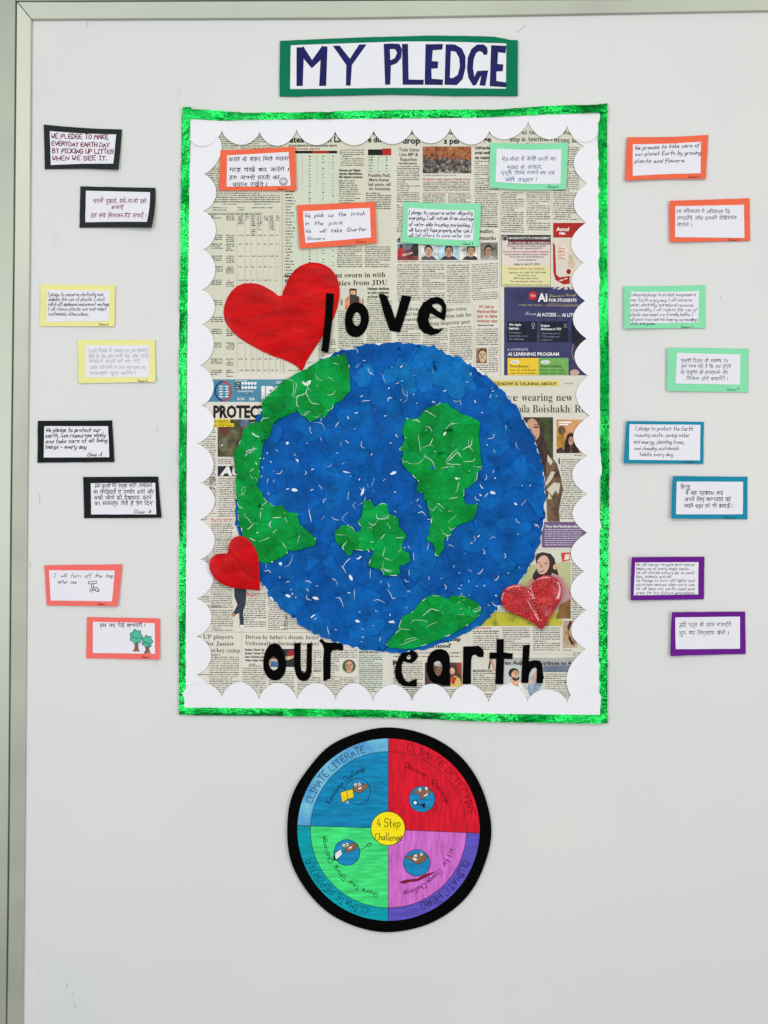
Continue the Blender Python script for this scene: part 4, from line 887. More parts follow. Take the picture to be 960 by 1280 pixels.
for pts, z, reg in slv:
    if rnd.random() < (.45 if reg is None else .42): continue
    mat = WG if reg is not None and rnd.random() < .7 else WS
    p = smooth_poly(pts, 1, False); n = len(p)
    kind = rnd.random()
    big = .76 if reg is None else .95
    W = rnd.uniform(.18, .5) if kind < big else rnd.uniform(1.0, 2.4)
    if kind >= big: p = p[:max(3, n//2+1)]; n = len(p)
    vs = []
    for i, q in enumerate(p):
        a = p[max(0, i-1)]; b = p[min(n-1, i+1)]; dx, dy = b[0]-a[0], b[1]-a[1]; l = math.hypot(dx, dy) or 1
        w = W*math.sin(math.pi*(i+.35)/(n-.3))*rnd.uniform(.55, 1.2)
        for s in (1, -1): x, y = q[0]-dy/l*w*s, q[1]+dx/l*w*s; vs.append((x, y, z(x, y)+.75))
    mb.add(vs, [[2*i, 2*i+2, 2*i+3, 2*i+1] for i in range(n-1)], mat)
for _ in range(130):                         # loose flecks of torn white fibre
    while True:
        x, y = rnd.uniform(295, 680), rnd.uniform(430, 812)
        if in_disc((x, y), 6) and (not in_land((x, y)) or rnd.random() < .25): break
    a = rnd.uniform(0, 6.3); l = rnd.uniform(.8, 3.2); w = rnd.uniform(.3, .9); z0 = 8.9 if in_land((x, y)) else 6.2
    if rnd.random() < .3:
        pts = [(x, y), (x+l*1.6*math.cos(a), y+l*1.6*math.sin(a)), (x+l*2.6*math.cos(a+.5), y+l*2.6*math.sin(a+.5))]; stroke(mb, pts, w*.8, z0, WS)
    else: flat(mb, [(x+rnd.uniform(.6, 1)*(l*math.cos(t)*math.cos(a)-w*math.sin(t)*math.sin(a)), y+rnd.uniform(.6, 1)*(l*math.cos(t)*math.sin(a)+w*math.sin(t)*math.cos(a))) for t in (0, 1.1, 2.1, 3.1, 4.2, 5.2)], z0, WS)
mb.build('torn_edges', earth, kind='stuff')

# ------------------------------------------------------------------ hearts
def heart(pts, label, zbase, c, gloss, crease=None, dome=1.4):
    xs = [p[0] for p in pts]; ys = [p[1] for p in pts]; cx, cy = sum(xs)/len(xs), sum(ys)/len(ys)
    ol = smooth_poly(pts[:-1], 1)
    # keep the sharp tip
    ti = min(range(len(ol)), key=lambda i: math.hypot(ol[i][0]-pts[0][0], ol[i][1]-pts[0][1])); ol.insert(ti+1 if ti+1 < len(ol) else 0, pts[0]) if False else None
    ol = jitter([pts[0]]+smooth_poly(pts[1:-1]+[pts[-1]], 1, False), 4, .25)
    t = thing('paper_heart', cx, max(ys), label, 'heart', 'red paper hearts', zbase)
    def z(x, y):
        q = nearest_on(ol, (x, y)); d = math.hypot(q[0]-x, q[1]-y)
        v = zbase+dome*min(1, d/14)**.6+.6*noise.noise(Vector((x*.05, y*.05, zbase)))*min(1, d/6)
        if crease:
            q = nearest_on(crease+[crease[-1]], (x, y)); e = math.hypot(q[0]-x, q[1]-y); v -= 1.9*math.exp(-(e/1.5)**2)*min(1, d/3)
        return v
    m = bpy.data.materials.new('red_paper'); m.use_nodes = True; nt = m.node_tree; b = nt.nodes['Principled BSDF']
    b.inputs['Roughness'].default_value = .36 if not gloss else .24; b.inputs['Specular IOR Level'].default_value = .09 if not gloss else .5
    tc_ = nt.nodes.new('ShaderNodeTexCoord'); n = nt.nodes.new('ShaderNodeTexNoise'); n.inputs['Scale'].default_value = 24; n.inputs['Detail'].default_value = 7; n.inputs['Roughness'].default_value = .6
    mq = nt.nodes.new('ShaderNodeMapping'); mq.inputs['Rotation'].default_value = (0, .65, 0); mq.inputs['Scale'].default_value = (.5, 1, 1.6)
    nt.links.new(tc_.outputs['Object'], mq.inputs[0]); nt.links.new(mq.outputs[0], n.inputs[0]); r = nt.nodes.new('ShaderNodeValToRGB'); e = r.color_ramp.elements
    e[0].position = .35; e[0].color = L3([v*.88 for v in c]); e[1].position = .7; e[1].color = L3([min(255, v*1.1+6) for v in c])
    nt.links.new(n.outputs[0], r.inputs[0]); nt.links.new(r.outputs[0], b.inputs['Base Color'])
    n2 = nt.nodes.new('ShaderNodeTexNoise'); n2.inputs['Scale'].default_value = 16 if not gloss else 34; n2.inputs['Detail'].default_value = 4; n2.inputs['Distortion'].default_value = .4 if not gloss else 1.6
    mp = nt.nodes.new('ShaderNodeMapping'); mp.inputs['Rotation'].default_value = (0, .7, 0); mp.inputs['Scale'].default_value = (1, 1, 1.5 if not gloss else 1.2)
    nt.links.new(tc_.outputs['Object'], mp.inputs[0]); nt.links.new(mp.outputs[0], n2.inputs[0]); bp = nt.nodes.new('ShaderNodeBump'); bp.inputs['Strength'].default_value = .45 if not gloss else 1.0; bp.inputs['Distance'].default_value = .006 if not gloss else .022
    nt.links.new(n2.outputs[0], bp.inputs['Height']); nt.links.new(bp.outputs[0], b.inputs['Normal'])
    if gloss: b.inputs['Coat Weight'].default_value = 1; b.inputs['Coat Roughness'].default_value = .12; b.inputs['Coat IOR'].default_value = 1.5
    mb = MB(); sheet(mb, ol, z, 1.2, m, step=3.2 if not crease else 1.7); mb.build('heart_shape', t, smooth=True)
    return t
H1 = [(378, 465), (383, 452), (399, 427), (416, 402), (424, 379), (425, 357), (418, 340), (404, 330), (387, 328), (371, 335), (362, 347), (355, 362), (351.5, 373), (338, 362), (320, 354), (300, 355), (286, 368), (279, 388), (282, 404), (295, 420), (314, 432), (337, 444), (359, 451), (371, 458)]
H2 = [(326, 738), (325, 715), (324, 694), (318, 682), (310, 672), (300, 669), (291, 673), (286, 683), (286, 692), (276, 691), (265, 696), (262, 707), (266, 719), (276, 729), (291, 734), (307, 736)]
H3 = [(676, 787), (667, 779), (653, 771), (636, 765), (626, 754), (625, 744), (630, 735), (640, 730), (653, 731), (660, 738), (663, 729), (672, 721), (682, 718), (695, 722), (702, 733), (701, 746), (695, 758), (688, 769), (682, 779)]
heart(H1, 'largest red paper heart, tilted left, behind the letter l of love', 3.2, (196, 0, 4), False)
heart(H2, 'small red paper heart on the left rim of the globe', 9.2, (190, 4, 12), False, [(286, 690), (297, 700), (303, 712), (312, 722)])
heart(H3, 'shiny crinkled red heart with a centre crease on the lower right rim of the globe', 9.0, (196, 0, 18), True, [(660, 737), (661, 748), (667, 760), (674, 774)], 2.6)

# ------------------------------------------------------------------ cut out letters
BLK = paper((5, 5, 5), .8, .04, .25, 18, .12, 80, name='black_card'); BLKE = paper((22, 21, 20), .8, .05, .1, 20, 0, name='black_card_edge')
def S(pts, ox, oy, k): return [(ox+x/k, oy+y/k) for x, y in pts]
def letter(pts, label, word, z, holes=(), sm=0):
    ol = smooth_poly(pts, sm) if sm else pts
    ol = jitter(ol, 5, .2)
    cx = sum(p[0] for p in pts)/len(pts); by = max(p[1] for p in pts); sd = cx
    mb = MB(); sheet(mb, ol, lambda x, y: z+.35*noise.noise(Vector((x*.06, y*.06, sd))), .9, BLK, holes=[smooth_poly(h, 1) for h in holes], step=5, side=BLKE)
    o = mb.build('cutout_letter', origin=P(cx, by, z)); tag(o, label, 'letter', 'letters of the word '+word); return o
A = (390, 350, 5.333)
letter(S([(97, 93), (147, 97), (140, 200), (135, 290), (122, 400), (110, 490), (62, 478), (75, 380), (88, 250)], *A), 'black letter l of love overlapping the big red heart', 'love', 6.4)
letter(S([(218, 270), (228, 210), (255, 165), (295, 148), (335, 158), (365, 190), (380, 235), (378, 290), (355, 345), (320, 378), (280, 383), (245, 368), (225, 330)], *A), 'black letter o of love between the l and the v', 'love', 3.2, [S([(270, 265), (278, 235), (298, 212), (318, 228), (329, 262), (320, 295), (300, 312), (280, 298)], *A)], 1)
letter(S([(445, 97), (475, 95), (498, 108), (505, 130), (530, 190), (555, 262), (600, 103), (663, 112), (630, 220), (585, 352), (520, 340), (480, 230)], *A), 'black letter v above the top of the globe', 'love', 3.2)
letter(S([(882, 273), (895, 215), (893, 170), (870, 130), (835, 114), (790, 122), (740, 155), (710, 205), (700, 265), (712, 320), (745, 355), (795, 370), (840, 358), (865, 335), (873, 320), (845, 332), (810, 325), (785, 300), (775, 262), (788, 222)], *A), 'black letter e ending the word love', 'love', 3.2, [S([(795, 168), (825, 158), (854, 165), (868, 190), (862, 222), (838, 208), (812, 188)], *A)])
A = (320, 790, 8)
letter(S([(72, 330), (78, 260), (95, 190), (130, 130), (180, 108), (225, 120), (262, 160), (285, 220), (300, 290), (303, 350), (290, 410), (255, 460), (210, 482), (160, 478), (115, 445), (85, 390)], *A), 'black egg shaped letter o starting the word our', 'our', 3.0, [S([(126, 310), (138, 268), (180, 230), (212, 268), (230, 320), (215, 368), (180, 384), (145, 362)], *A)], 1)
letter(S([(383, 110), (447, 105), (447, 200), (447, 330), (455, 385), (472, 403), (492, 400), (505, 370), (508, 300), (510, 200), (510, 112), (562, 108), (560, 200), (560, 330), (555, 400), (540, 450), (505, 485), (465, 488), (425, 465), (398, 420), (385, 350), (383, 200)], *A), 'black letter u in the word our', 'our', 3.0)
letter(S([(632, 85), (655, 65), (700, 105), (800, 103), (860, 108), (872, 140), (873, 183), (820, 175), (770, 180), (748, 210), (748, 300), (745, 460), (675, 493), (672, 300), (680, 170), (665, 120)], *A), 'black letter r ending the word our, with a pointed spur at its top left', 'our', 3.0)
A = (480, 790, 8)
letter(S([(342, 240), (320, 275), (278, 308), (235, 305), (192, 288), (176, 330), (178, 400), (195, 460), (225, 495), (255, 500), (280, 480), (328, 465), (328, 542), (200, 540), (150, 510), (115, 455), (108, 390), (118, 330), (145, 255), (180, 205), (230, 178), (285, 178), (325, 205)], *A), 'black letter e starting the word earth', 'earth', 3.0, [S([(218, 250), (245, 222), (272, 235), (267, 265), (240, 277)], *A)])
letter(S([(425, 330), (435, 260), (470, 200), (520, 172), (570, 168), (620, 185), (650, 230), (658, 300), (657, 528), (585, 530), (550, 515), (500, 512), (455, 470), (430, 400)], *A), 'black letter a in the word earth', 'earth', 3.0, [S([(490, 320), (515, 290), (550, 285), (575, 310), (585, 360), (570, 420), (540, 447), (510, 410), (495, 370)], *A)])
letter([(579, 808), (590, 807.5), (598, 807), (603, 811), (604.5, 815), (604, 821), (598, 821), (595, 818.7), (593, 818), (590, 819.5), (588.7, 825), (588.5, 854.5), (578, 854.8), (578.6, 830)], 'black letter r in the middle of the word earth', 'earth', 3.0)
A = (590, 790, 7.385)
letter(S([(225, 65), (292, 62), (290, 185), (375, 195), (370, 248), (295, 245), (287, 480), (213, 480), (222, 245), (158, 245), (162, 187), (225, 187)], *A), 'black cross shaped letter t of the word earth', 'earth', 3.4)
letter(S([(470, 120), (532, 115), (522, 270), (570, 258), (620, 262), (645, 290), (652, 380), (663, 425), (650, 432), (650, 470), (592, 470), (595, 400), (597, 340), (580, 322), (550, 340), (525, 385), (518, 468), (452, 468), (460, 300)], *A), 'black letter h ending the word earth', 'earth', 3.4)

# ------------------------------------------------------------------ title sign
title = thing('title_sign', 498, 121, 'green bordered sign reading MY PLEDGE in dark blue capitals above the poster', 'sign')
def tz(x, y): return 3.2+1.2*math.sin((x-350)/300*math.pi)*.5+1.6*max(0, (x-600)/50)**2*.5
mb = MB(); sheet(mb, jitter([(350.3, 52), (400, 50), (450, 48), (500, 46.7), (534, 45.8), (580, 46), (617.5, 47), (630, 49.4), (637, 51), (647, 51.5), (646.7, 120.6), (600, 120.4), (569.7, 120.6), (530, 119.6), (490, 118.8), (430, 120), (363, 121.2), (349.6, 121), (349.6, 90)], 9, .25), tz, 2.4, paper((0, 116, 82), .7, .2, .05, 14, .3, 120, name='green_foam'), step=12); mb.build('backing_card', title)
TP = paper((228, 229, 236), .55, .3, .015, 10, .06, 60, name='white_paper')
mb = MB(); sheet(mb, jitter([(363.7, 57.8), (430, 55.6), (500, 53.3), (552, 53.3), (632.5, 55.6), (632, 112), (561, 111.4), (490, 111), (430, 111.8), (363, 112.5)], 9, .3), lambda x, y: tz(x, y)+.4, .35, TP, step=12); mb.build('paper', title)
NB = paper((2, 4, 90), .4, .35, .5, 26, 0, name='blue_marker', streak=(.6, 1, 2)); NBO = paper((8, 10, 46), .45, .3, .1, 20, 0, name='marker_outline')
A = (340, 40, 6); B = (490, 40, 5.647)
TL = [(S([(188, 125), (228, 125), (235, 118), (302, 222), (380, 112), (385, 118), (415, 120), (405, 410), (357, 410), (367, 215), (300, 277), (238, 205), (230, 410), (187, 410)], *A), ()),
      (S([(460, 113), (507, 113), (585, 212), (655, 105), (707, 103), (598, 255), (588, 408), (557, 408), (560, 255)], *A), ()),
      ([(480, 56.7), (490, 56.3), (498.9, 56.8), (502, 63), (501, 73.6), (496, 80), (490, 82.5), (488.3, 82.5), (487.5, 106.7), (481.7, 107)], ([(487, 62.5), (494, 62.5), (496.7, 67.5), (494, 74), (487.5, 77.5)],)),
      (S([(72, 95), (110, 95), (115, 345), (222, 347), (220, 378), (77, 378)], *B), ()),
      (S([(238, 97), (357, 95), (352, 130), (285, 135), (278, 215), (323, 218), (320, 262), (275, 265), (277, 340), (357, 345), (355, 380), (232, 378)], *B), ()),
      (S([(380, 97), (440, 98), (490, 125), (515, 180), (515, 260), (495, 340), (455, 380), (372, 378)], *B), (S([(412, 140), (450, 145), (475, 190), (480, 250), (465, 310), (430, 335), (405, 333)], *B),)),
      (S([(672, 145), (668, 165), (650, 168), (635, 148), (615, 140), (590, 155), (573, 200), (568, 260), (580, 328), (600, 285), (675, 280), (655, 385), (618, 382), (630, 312), (618, 325), (590, 380), (570, 383), (540, 330), (530, 270), (535, 190), (560, 130), (600, 98), (645, 98), (668, 118)], *B), ()),
      (S([(700, 103), (803, 108), (797, 155), (745, 148), (740, 235), (782, 238), (778, 282), (733, 285), (733, 355), (802, 365), (800, 395), (690, 388)], *B), ())]
for pts, hs in TL:
    mb = MB(); zf = lambda x, y: tz(x, y)+.55
    sheet(mb, pts, zf, 0, NB, holes=hs)
    for lp in [pts]+list(hs): stroke(mb, lp, .7, lambda x, y: tz(x, y)+.62, NBO, True)
    mb.build('letter', title)

# ------------------------------------------------------------------ pledge cards
def card(corners, inner, col, label, lines, lifts=(0, 0, 0, 0), base=1.6, note=None, pen=(40, 38, 40), pw=.75, drawing=None, seed=0, thick=.8, bend=(), ibow=0):
    rnd = random.Random(seed+100)
    xs = [p[0] for p in corners]; ys = [p[1] for p in corners]; x0, x1, y0, y1 = min(xs), max(xs), min(ys), max(ys)
    def z(x, y):
        s = max(0, min(1, (x-x0)/(x1-x0))); t = max(0, min(1, (y-y0)/(y1-y0)))
        a, b, c, d = lifts
        return base+a*((1-s)*(1-t))**1.6+b*(s*(1-t))**1.6+c*(s*t)**1.6+d*((1-s)*t)**1.6
    th = thing('pledge_card', sum(xs)/4, y1, label, 'card', 'handwritten pledge cards', base)
    def bow(q, amt):
        out = []
        for i in range(4):
            a, b = q[i], q[(i+1) % 4]; m = amt[i] if i < len(amt) else 0
            for k in range(8):
                t = k/8; nx, ny = b[1]-a[1], -(b[0]-a[0]); L = math.hypot(nx, ny)
                out.append((lerp(a[0], b[0], t)+nx/L*m*math.sin(math.pi*t), lerp(a[1], b[1], t)+ny/L*m*math.sin(math.pi*t)))
        return out
    mb = MB(); sheet(mb, jitter(bow(corners, bend), 7, .35), z, thick, paper(col, .72, .2, .04, 12, .3, 110, name='coloured_card'), step=9); mb.build('backing_card', th, smooth=False)
    mb = MB(); sheet(mb, jitter(bow(inner, [v*.8 for v in bend]), 7, .25), lambda x, y: z(x, y)+.3, .25, paper((228, 227, 236), .6, .25, .012, 10, .08, 60, name='white_paper'), step=9); mb.build('paper', th)
    zi = lambda x, y: z(x, y)+.38; pm = ink(pen)
    mb = MB()
    for ln in lines:
        kind, s, a, y, b, h = ln[:6]; sl = ln[6] if len(ln) > 6 else 0
        if kind == 'h': hwrite(mb, s, a, y, b, h, zi, pm, .0 if pw < .8 else .008, rnd, sl)
        else: hand(mb, s, a, y, b, h, pw*(.86 if h > 4.7 else .72), zi, pm, rnd, sl, slant=.02 if kind == 'c' else .27, wob=.16 if kind == 'c' else .2)
    mb.build('handwriting', th, kind='stuff')
    if note:
        mb = MB(); hand(mb, note[0], note[1], note[2], note[3], 2.6, .45, lambda x, y: z(x, y)+(.42 if len(note) > 4 else .12), ink((40, 36, 36)), rnd); mb.build('class_note', th, kind='stuff')
    if drawing: drawing(th, zi)
    return th
def C6(pts): return [(40+x/6, 150+y/6) for x, y in pts]
DG = (38, 44, 44)
card(C6([(92, 38), (678, 75), (655, 380), (100, 372)]), C6([(137, 88), (635, 112), (615, 335), (145, 342)]), DG, 'black bordered card with dark red capitals about everyday earth day and picking up litter',
     [('c', 'WE PLEDGE TO MAKE', 65, 173.6, 136, 5.6, .02), ('c', 'EVERYDAY EARTH DAY', 65.4, 182.4, 137, 5.0, .03), ('c', 'BY PICKING UP LITTER', 66.4, 191.6, 142.6, 5.4, .02), ('c', 'WHEN WE SEE IT.', 66, 201, 134, 5.2, .01)], (1.2, .8, 4.5, 1), pen=(112, 20, 40), pw=1.25, seed=1, bend=(-1, 0, -1, 0))
card(C6([(365, 500), (928, 512), (905, 818), (358, 810)]), C6([(408, 533), (887, 545), (868, 772), (403, 770)]), DG, 'black bordered card with dark red Hindi lines, its lower right corner curling up',
     [('h', 'धरती पुकारे, हमें,आओ इसे', 117, 254.6, 183.6, 5.6), ('h', 'बचाएँ', 139.5, 262, 155, 4.4), ('h', 'हम सब मिलाकर,पेड़ लगाएँ !', 114, 272.6, 183.6, 5.6, .01)], (.6, .8, 7.5, .8), pen=(120, 26, 48), pw=.9, seed=2, bend=(0, 1.6, -.6, 0))
def C5(pts): return [(40+x/5.647, 345+y/5.647) for x, y in pts]
YL = (232, 228, 150)
card(C5([(65, 62), (590, 68), (585, 358), (58, 355)]), C5([(108, 100), (552, 105), (545, 320), (105, 325)]), YL, 'pale yellow card with a black English pledge about electricity and plastic',
     [('e', 'I pledge to conserve electricity and', 60, 370.6, 129, 4.6), ('e', 'minimize the use of plastic. I shall', 61, 376.4, 131, 4.6), ('e', 'switch off appliances and prevent wastage.', 60.4, 382.4, 137, 4.4), ('e', 'I will reduce plastic use and adopt', 60.4, 388.6, 133, 4.4), ('e', 'sustainable alternatives.', 61, 394.6, 111, 4.4)], (1, 1.2, 1.6, .5), note=('Class-6', 124, 407, 136), pen=(30, 30, 36), pw=.72, seed=3)
card(C5([(328, 455), (870, 455), (875, 750), (330, 758)]), C5([(378, 490), (830, 492), (830, 715), (380, 718)]), YL, 'pale yellow card with faint grey Hindi pencil lines',
     [('h', 'पृथ्वी दिवस के अवसर पर हम संकल्प', 111, 441, 186, 4.6), ('h', 'लेते हैं कि हम सभी पेड़ और पानी', 111, 448, 186, 4.6), ('h', 'बचाएंगे धरती को हरा भरा', 112, 453.6, 176, 4.2), ('h', 'रखेंगे और सभी के साथ स्वच्छता का', 113, 462, 183, 4.4), ('h', 'संकल्प पूरा करेंगे ।', 112, 469, 170, 4.4)], (.8, 1.6, 2.6, .8), note=('Class-6', 173, 477.6, 185), pen=(160, 164, 168), pw=.6, seed=4)
def C3(pts): return [(35+x/5.333, 515+y/5.333) for x, y in pts]
card(C3([(68, 60), (563, 57), (578, 333), (65, 338)]), C3([(112, 95), (537, 96), (545, 302), (108, 304)]), (24, 28, 30), 'black bordered card with an English pledge to protect our earth and use resources wisely',
     [('e', 'We pledge to protect our', 58, 540, 126, 5.2), ('e', 'earth, use resources wisely', 57.6, 547, 132, 5.2, -.02), ('e', 'and take care of all living', 57.6, 554, 134, 5.2, -.02), ('e', 'beings - every day', 57.6, 560.6, 108, 5.2), ('e', 'Class -8', 110, 570.4, 127.4, 4)], (.5, 1.2, 1.6, .6), pen=(24, 24, 28), pw=.95, seed=5)
card(C3([(370, 433), (868, 430), (892, 705), (377, 708)]), C3([(421, 475), (850, 472), (858, 682), (424, 683)]), (24, 28, 30), 'black bordered card with four black Hindi lines, lowest black card',
     [('h', 'हम पृथ्वी की रक्षा करेंगे ,संसाधनों', 118.6, 609.6, 191, 5.2, -.01), ('h', 'का समझदारी से उपयोग करेंगे और', 117, 617.4, 192.4, 5.2), ('h', 'सभी जीवों की देखभाल करने', 118, 624.6, 189.6, 5.2), ('h', "का संकल्प लेते हैं 'हर दिन'", 118, 631.4, 192, 5.2), ('e', 'Class -8', 168, 641.4, 188.6, 4)], (.5, 1, 2, .6), pen=(28, 28, 32), pw=.9, seed=6)
def C7(pts): return [(40+x/5.647, 695+y/5.647) for x, y in pts]
CO = (240, 110, 104)
def tap(th, z):
    mb = MB(); m = ink((30, 28, 28)); f = lambda p: C7(p)
    stroke(mb, f([(402, 180), (458, 176), (458, 192), (402, 196)]), .7, z, m, True); stroke(mb, f([(422, 196), (424, 220), (410, 252)]), .8, z, m); stroke(mb, f([(436, 194), (436, 222), (422, 256)]), .8, z, m)
    stroke(mb, f([(436, 222), (462, 222), (478, 240), (474, 250)]), .9, z, m); stroke(mb, f([(430, 240), (448, 236), (456, 246), (470, 246)]), 1.2, z, m); mb.build('tap_drawing', th, kind='stuff')
card(C7([(90, 65), (640, 58), (608, 352), (107, 348)]), C7([(123, 100), (588, 102), (570, 318), (135, 313)]), CO, 'coral card with an English line and a drawing of a water tap',
     [('e', 'I   will  turn  off  the  tap', 68, 721.4, 142, 4.6, .002), ('e', 'after  use', 73, 729, 96, 4.4)], (.6, 1.6, 4.8, .8), note=('Class-1', 123, 756, 133), pen=(34, 32, 34), pw=.75, drawing=tap, seed=7)
def trees(th, z):
    mb = MB(); gm = mottled(((50, 150, 130), (80, 190, 160), (40, 120, 120)), 90); bm = mottled(((130, 80, 56), (176, 110, 80)), 90); o = ink((24, 60, 60)); f = C7
    for cx, cy, r, b in ((738, 568, 42, 672), (816, 602, 36, 686)):
        t = [(cx-8, cy+30), (cx+12, cy+30), (cx+16, b-20), (cx+26, b), (cx-22, b), (cx-10, b-24)]; flat(mb, f(t), z, bm); stroke(mb, f(t[1:4]), .5, lambda x, y: z(x, y)+.1, o); stroke(mb, f(t[4:]+[t[0]]), .5, lambda x, y: z(x, y)+.1, o); stroke(mb, f([(cx+2, cy+40), (cx, b-6)]), .4, lambda x, y: z(x, y)+.1, o)
        ol = [(cx+(r+5*math.cos(a*7))*math.cos(a)*1.0, cy+(r+6*math.cos(a*7))*math.sin(a)*1.12) for a in [2*math.pi*i/42 for i in range(42)]]
        flat(mb, f(ol), lambda x, y: z(x, y)+.15, gm); stroke(mb, f(ol), .6, lambda x, y: z(x, y)+.2, o, True); stroke(mb, f(ell(cx-8, cy-4, r*.4, r*.3, 9)[1:6]), .5, lambda x, y: z(x, y)+.2, o)
    mb.build('tree_drawing', th, kind='stuff')
card(C7([(392, 430), (905, 440), (903, 728), (385, 720)]), C7([(432, 463), (868, 473), (872, 688), (432, 683)]), CO, 'coral card with one Hindi line and a drawing of two green trees',
     [('h', 'हम नए पेड़ लगाएंगे !', 125, 784, 182, 4.8, -.01)], (.8, .8, 3.2, .6), note=('Class-1', 177.6, 822, 188), pen=(30, 28, 30), pw=.8, drawing=trees, seed=8)
def D1(pts): return [(770+x/5.333, 160+y/5.333) for x, y in pts]
OR = (236, 106, 74)
card(D1([(70, 68), (612, 50), (592, 345), (55, 358)]), D1([(108, 115), (563, 95), (558, 308), (107, 326)]), OR, 'orange card on the right with an English promise about growing plants and flowers',
     [('e', 'We promise to take care of', 793, 188.6, 873, 5, -.05), ('e', 'our planet Earth by growing', 793, 196, 875, 5, -.03), ('e', 'plants and flowers.', 793, 204.4, 855, 5, -.02)], (3.2, 1, 3.4, 4.0), base=2, note=('Class-4', 860, 223.4, 872), pen=(40, 38, 40), pw=.8, seed=9, bend=(-1, 0, -1, 0))
card(D1([(350, 492), (888, 470), (890, 755), (353, 765)]), D1([(390, 527), (850, 515), (852, 735), (388, 733)]), OR, 'orange card on the right with three Hindi lines',
     [('h', 'हम अधिकतम से अधिकतम पेड़', 844, 267, 912, 4.8), ('h', 'लगायेंगे और उनकी देखभाल', 845, 275.6, 920, 4.8, -.01), ('h', 'करेंगे ।', 845, 284, 864, 4.6)], (4.6, .6, 1, 4.2), base=1.8, note=('Class-4', 910, 301.4, 923), pen=(40, 38, 40), pw=.75, seed=10)
def D3(pts): return [(770+x/5.333, 345+y/5.333) for x, y in pts]
MI = (134, 220, 172)
card(D3([(50, 72), (590, 62), (592, 348), (50, 353)]), D3([(92, 108), (550, 103), (545, 310), (90, 322)]), MI, 'mint green card on the right filled with seven lines of small English writing',
     [('e', 'I sincerely pledge to protect and preserve', 787, 371, 869, 4.2, -.01), ('e', 'our Earth every day. I will conserve', 788, 377.2, 864, 4.2), ('e', 'water, electricity, and natural resources', 787, 383.4, 866, 4.2), ('e', 'responsibly. I will reduce the use of', 788, 389.6, 870, 4.2), ('e', 'plastic and adopt eco-friendly habits. I', 787, 395.6, 865, 4.2, -.01), ('e', 'will plant trees and help keep my surroundings', 787, 401.6, 871, 4.2), ('e', 'clean and green.', 787, 406.2, 818, 3.8)], (4, .6, .8, 4.5), base=1.8, note=('Class-7', 851, 410.4, 866), pen=(34, 34, 38), pw=.62, seed=11, bend=(-.6, 0, 0, 0))
card(D3([(338, 482), (880, 485), (878, 776), (333, 768)]), D3([(403, 515), (827, 525), (822, 725), (392, 718)]), MI, 'mint green card on the right with four Hindi lines',
     [('h', 'पृथ्वी दिवस के अवसर पर', 850, 453.4, 910, 4.6), ('h', 'हम शपथ लेते हैं कि हम पृथ्वी', 851, 460.4, 913, 4.6), ('h', 'को प्रदूषण की समस्याओं और', 849.6, 468, 909, 4.6), ('h', 'विनाश होने बचायेंगे ।', 857, 475.6, 909, 4.6)], (4.6, .5, .5, 2.6), base=1.8, note=('Class-7', 908, 488.4, 923), pen=(46, 50, 66), pw=.7, seed=12)
def D5(pts): return [(770+x/5.333, 515+y/5.333) for x, y in pts]
TE = (24, 134, 164)
card(D5([(65, 62), (583, 66), (580, 346), (45, 342)]), D5([(85, 83), (560, 86), (557, 323), (82, 320)]), TE, 'teal card with a five line English pledge about reducing waste and saving water',
     [('e', 'I pledge to protect the Earth', 793, 538, 865, 5), ('e', 'reducing waste, saving water', 792, 546, 861, 5), ('e', 'and energy, planting trees,', 791, 554.6, 855, 5), ('e', 'and choosing sustainable', 792, 562.6, 848, 4.8), ('e', 'habits every day', 799, 570, 840, 4.8)], (4.6, .5, .5, 5.4), base=1.8, note=('Class-5', 854, 578.6, 866), pen=(62, 62, 68), pw=.66, seed=13)
card(D5([(370, 428), (873, 432), (873, 715), (362, 710)]), D5([(398, 464), (843, 465), (842, 682), (393, 682)]), TE, 'teal card with Hindi writing, its left edge standing off the board',
     [('h', 'हिन्दू', 849, 611, 862, 5), ('h', 'मैं यह प्रकाश कई', 855, 618.4, 903, 5), ('h', 'अपने लिए कागज़ात को', 854, 626.4, 913, 5), ('h', 'अपने शहर को भी बचाऊँ ।', 854, 635, 915, 5)], (6.4, .5, .5, 6.4), base=1.8, note=('Class-5', 904, 648, 918), pen=(34, 32, 36), pw=.85, seed=14)
def D7(pts): return [(770+x/5.333, 685+y/5.333) for x, y in pts]
PU = (102, 26, 136)
card(D7([(98, 60), (587, 57), (583, 342), (92, 347)]), D7([(122, 95), (547, 94), (545, 308), (113, 314)]), PU, 'purple card crammed with eight lines of English writing',
     [('e', s, 794, 707+5.0*i, 867-(i in (1, 3))*7-(i == 3)*22, 3.6, .003) for i, s in enumerate(('We will reuse, recycle and reduce', 'Make use of every single waste', 'We will cherish nature be on small', 'Bee, animals and all', 'We Pledge to turn off lights and', 'electronic devices when not in use', 'We will keep our earth clean and', 'green for our future generations'))], (6, .5, .5, 5), base=1.8, pen=(30, 28, 36), pw=.6, seed=15)
card(D7([(365, 425), (858, 423), (862, 705), (355, 717)]), D7([(388, 460), (823, 456), (823, 670), (392, 672)]), PU, 'purple card with two Hindi lines and much empty white space',
     [('h', 'हरि पत्र के साथ बनाएँगे', 848, 783, 913, 5.2), ('h', 'धुन का निर्माण करो ।', 848, 793, 910, 5.2)], (6, .5, .5, 4.6), base=1.8, pen=(60, 58, 62), pw=.6, seed=16)
